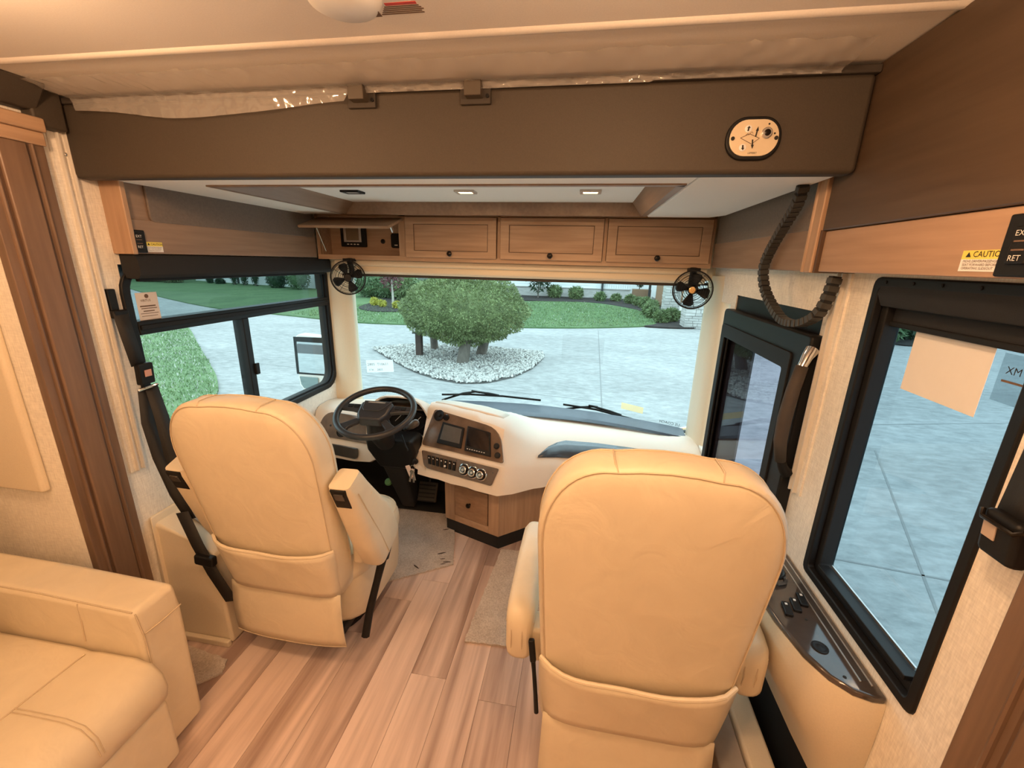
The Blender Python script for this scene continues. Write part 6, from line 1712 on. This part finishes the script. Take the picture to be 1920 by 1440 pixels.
for k in range(12):
    mb.box(1.6 + 0.17 * k, 1.72 + 0.17 * k, 33.44, 33.49, -0.18, 3.0)
mk('board_batten', mb, M_siding, hs, kind='stuff', smooth=0)
hw = thing('house_wing', 'angled white wing of the house left of the trimmed tree', 'house', (-12, 36, GZ))
mk('wall', MB().prism([(-16, 40.5, GZ), (-9.15, 34.0, GZ), (-9.15, 41, GZ)], (0, 0, 4.2)), M_siding, hw, smooth=0)
mk('stone_base', MB().prism([(-16, 40.35, GZ), (-9.15, 33.82, GZ), (-9.15, 34.0, GZ), (-16, 40.5, GZ)], (0, 0, 0.95)), M_stone, hw, smooth=0)
pc = thing('porch', 'stone porch pillars and tan planter at the right of the house', 'porch', (6, 24, GZ))
def pillar(x0, x1, y0, y1, z1, seed):
    r_ = random.Random(seed)
    p = mk('pillar', MB().box(x0, x1, y0, y1, GZ, z1), M_stonecap, pc, smooth=0)
    z = GZ
    while z < z1 - 0.02:
        h = r_.choice((0.10, 0.13, 0.16)); x = x0 - 0.02
        while x < x1:
            w = min(r_.uniform(0.16, 0.42), x1 + 0.02 - x)
            q = r_.uniform(0.015, 0.045)
            mk('stone', MB().box(x + 0.006, x + w - 0.006, y0 - q, y0 + 0.02, z + 0.005, min(z + h, z1) - 0.005), M_stone, p, bevel=0.012, seg=1)
            x += w
        z += h
    for k in range(int((z1 - GZ) / 0.13)):
        q = r_.uniform(0.015, 0.04)
        mk('stone', MB().box(x0 - q, x0 + 0.02, y0 + 0.02, y1 - 0.02, GZ + 0.13 * k + 0.005, GZ + 0.13 * k + 0.125), M_stone, p, bevel=0.012, seg=1)
pillar(4.34, 5.10, 19.0, 19.8, 1.9, 1)
pillar(4.02, 4.75, 22.3, 23.0, 1.9, 2)
mk('floor_slab', MB().box(5.0, 12, 23.2, 33, GZ, -0.62), M_stonecap, pc, smooth=0)
mk('planter', MB().box(3.4, 4.6, 30.8, 31.6, -0.6, -0.02), M_brickred, pc, bevel=0.02)
mk('post', MB().box(4.28, 4.42, 29.8, 29.95, -0.62, 2.4), M_darkmetal, pc, smooth=0)
mk('rear_wall', MB().box(4.6, 12, 28.6, 28.8, GZ, 2.6), M_brickred, pc, smooth=0)
tp_ = thing('topiary', 'small dark topiary ball on the porch', 'plant', (3.85, 31.2, -0.02))
mk('stem', MB().tube([(3.85, 31.2, -0.02), (3.85, 31.2, 0.4)], 0.03, 6), M_bark, tp_)
foliage('foliage', M_leaf['dark'], tp_, (3.85, 31.2, 0.62), (0.30, 0.30, 0.45), 500, 0.07, 63)

# ------------------------------------------------------------------ far left: house, conifers, hedges
fh = thing('far_house', 'long white house far beyond the lawn seen through the driver window', 'house', (-28, 36, GZ))
HA, HB = Vector((-37.5, 37.0, 0)), Vector((-18.6, 31.6, 0))
hd = (HB - HA).normalized(); hn = Vector((-hd.y, hd.x, 0))
def hbox(u0, u1, d0, d1, z0, z1):
    return MB().prism([HA + hd * u0 + hn * d0 + Vector((0, 0, z0)), HA + hd * u1 + hn * d0 + Vector((0, 0, z0)), HA + hd * u1 + hn * d1 + Vector((0, 0, z0)), HA + hd * u0 + hn * d1 + Vector((0, 0, z0))], (0, 0, z1 - z0))
mk('wall', hbox(0, 19.6, 0, 8, GZ, 3.2), M_siding, fh, smooth=0)
mk('roof', MB().prism([HA - hd * 0.6 - hn * 0.8 + Vector((0, 0, 3.1)), HA - hd * 0.6 + hn * 4 + Vector((0, 0, 5.6)), HA - hd * 0.6 + hn * 8.8 + Vector((0, 0, 3.1))], hd * 20.8), M_roof, fh, smooth=0)
for u in (6.6, 12.0, 14.4, 16.6):
    mk('downpipe', hbox(u, u + 0.13, -0.15, 0, GZ, 3.1), M_darkmetal, fh, smooth=0)
for u in (3.2, 9.3, 18.0):
    w_ = mk('window', hbox(u, u + 0.9, -0.07, 0.01, 0.2, 1.9), M_darkmetal, fh, smooth=0)
    mk('window_pane', hbox(u + 0.07, u + 0.83, -0.10, -0.06, 0.27, 1.83), M_screen2, w_, smooth=0)
def conifer(label, x, y, h, r_, seed, kd='dark'):
    t_ = thing('conifer', label, 'tree', (x, y, GZ), 'far conifers')
    def cone(d):
        return 1.0 - 0.55 * np.clip(d[:, 2], 0, 1)
    foliage('crown', M_leaf[kd], t_, (x, y, GZ + h * 0.5), (r_, r_, h * 0.52), 1500, 0.055, seed, cone)
    mk('trunk', MB().tube([(x, y, GZ), (x, y, GZ + h * 0.5)], 0.08, 6), M_bark, t_)
for i, (x, h, r_) in enumerate(((-33.2, 1.1, 0.26), (-30.15, 3.0, 0.32), (-28.9, 3.2, 0.34), (-27.6, 3.0, 0.32))):
    conifer('dark upright conifer before the far white house, %s from the left' % ('first', 'second', 'third', 'fourth')[i], x, 33.3 - (x + 29.0) * 0.22, h, r_, 70 + i)
for i, (x, y, a, b, kd) in enumerate(((-38.4, 33.6, 1.0, 0.7, 'olive'), (-36.2, 33.4, 0.95, 0.7, 'olive'), (-31.9, 33.9, 0.32, 0.24, 'dark'), (-24.7, 31.9, 0.75, 0.75, 'dark'), (-22.3, 31.2, 0.85, 1.05, 'mid'))):
    shrub('distant garden bush on the far lawn, %s from the left' % ('first', 'second', 'third', 'fourth', 'fifth')[i], x, y, a, b, kd, 1300, 0.07, 80 + i, 'distant bushes', GZ)
for i, (x, y, r_, h) in enumerate(((-45, 33, 3.0, 4.5), (-52, 41, 4.2, 6), (-43.5, 41, 3.2, 5), (-36.0, 52, 4, 5), (-20.5, 47, 3.2, 4.5), (-14.6, 33.6, 1.7, 3.6), (-57, 31, 4.2, 6))):
    t_ = thing('broadleaf_tree', 'tall dark broadleaf tree on the skyline, %s' % ('beside the road', 'behind the road', 'behind the far hedge', 'left of the far white house', 'right of the far white house', 'above the mulch island bushes', 'at the far end of the road')[i], 'tree', (x, y, GZ), 'skyline trees')
    foliage('crown', M_leaf['dark' if i % 2 == 0 else 'mid'], t_, (x, y, GZ + 1.2 + h), (r_, r_, h), 3500, 0.32, 90 + i)
    mk('trunk', MB().tube([(x, y, GZ), (x, y, GZ + 2)], 0.25, 8), M_bark, t_)
pcars = [(-46.0, 38.2), (-40.6, 36.0)]
for i, (x, y) in enumerate(pcars):
    t_ = thing('parked_car', 'pale parked car far away at the end of the lawn, %s' % ('left one' if i == 0 else 'right one'), 'car', (x, y, GZ))
    mk('body', MB().prism([(x - 2.1, y, GZ + 0.3), (x + 2.1, y, GZ + 0.3), (x + 2.1, y, GZ + 0.85), (x + 1.3, y, GZ + 0.9), (x + 0.7, y, GZ + 1.35), (x - 1.1, y, GZ + 1.35), (x - 1.8, y, GZ + 0.9), (x - 2.1, y, GZ + 0.8)], (0, 1.7, 0)), M_siding if i else plain('silver_paint', (0.45, 0.48, 0.5), 0.3, 0.4), t_, bevel=0.05)
    mk('window_glass', MB().prism([(x + 1.15, y - 0.01, GZ + 0.9), (x + 0.65, y - 0.01, GZ + 1.3), (x - 1.05, y - 0.01, GZ + 1.3), (x - 1.6, y - 0.01, GZ + 0.9)], (0, 0.02, 0)), M_screen, t_, smooth=0)
    for dx in (-1.3, 1.3):
        mk('wheel', MB().lathe([(0.32, -0.1), (0.32, 0.1)], (x + dx, y + 0.05, GZ + 0.32), (0, 1, 0), 16), M_rubber, t_)
# planting strip right of the coach
for i, (x, y) in enumerate(((11.2, 18.0), (12.4, 18.8), (13.6, 19.8), (12.0, 20.4))):
    shrub('leafy shrub in the planting strip seen through the passenger window, %s from the left' % ('first', 'second', 'third', 'fourth')[i], x, y, 0.75, 0.7, 'dark' if i % 2 else 'mid', 1100, 0.09, 100 + i, 'right hand planting', GZ + 0.05)
for i, (x, y) in enumerate(((10.6, 17.2), (8.0, 18.8))):
    t_ = thing('spiky_plant', 'pale spiky grass plant outside on the right, %s' % ('nearer the coach' if i == 0 else 'seen through the door glass'), 'plant', (x, y, GZ + 0.05), 'spiky plants')
    mb = MB(); r_ = random.Random(200 + i)
    for k in range(26):
        a = r_.uniform(0, 6.28); l = r_.uniform(0.2, 0.45); zt = r_.uniform(0.15, 0.5)
        mb.tube([(x, y, GZ + 0.05), (x + math.cos(a) * l * 0.5, y + math.sin(a) * l * 0.5, GZ + 0.05 + zt * 0.8), (x + math.cos(a) * l, y + math.sin(a) * l, GZ + 0.05 + zt)], [0.018, 0.014, 0.004], 4)
    mk('leaf_cluster', mb, plain('pale_leaf', (0.55, 0.60, 0.42), 0.7), t_, kind='stuff')
mb = MB().box(16, 40, 26, 27, GZ, 3.5)
mk('boundary_hedge', mb, M_leaf['dark'], label='dark clipped hedge wall far right of the coach', cat='hedge')
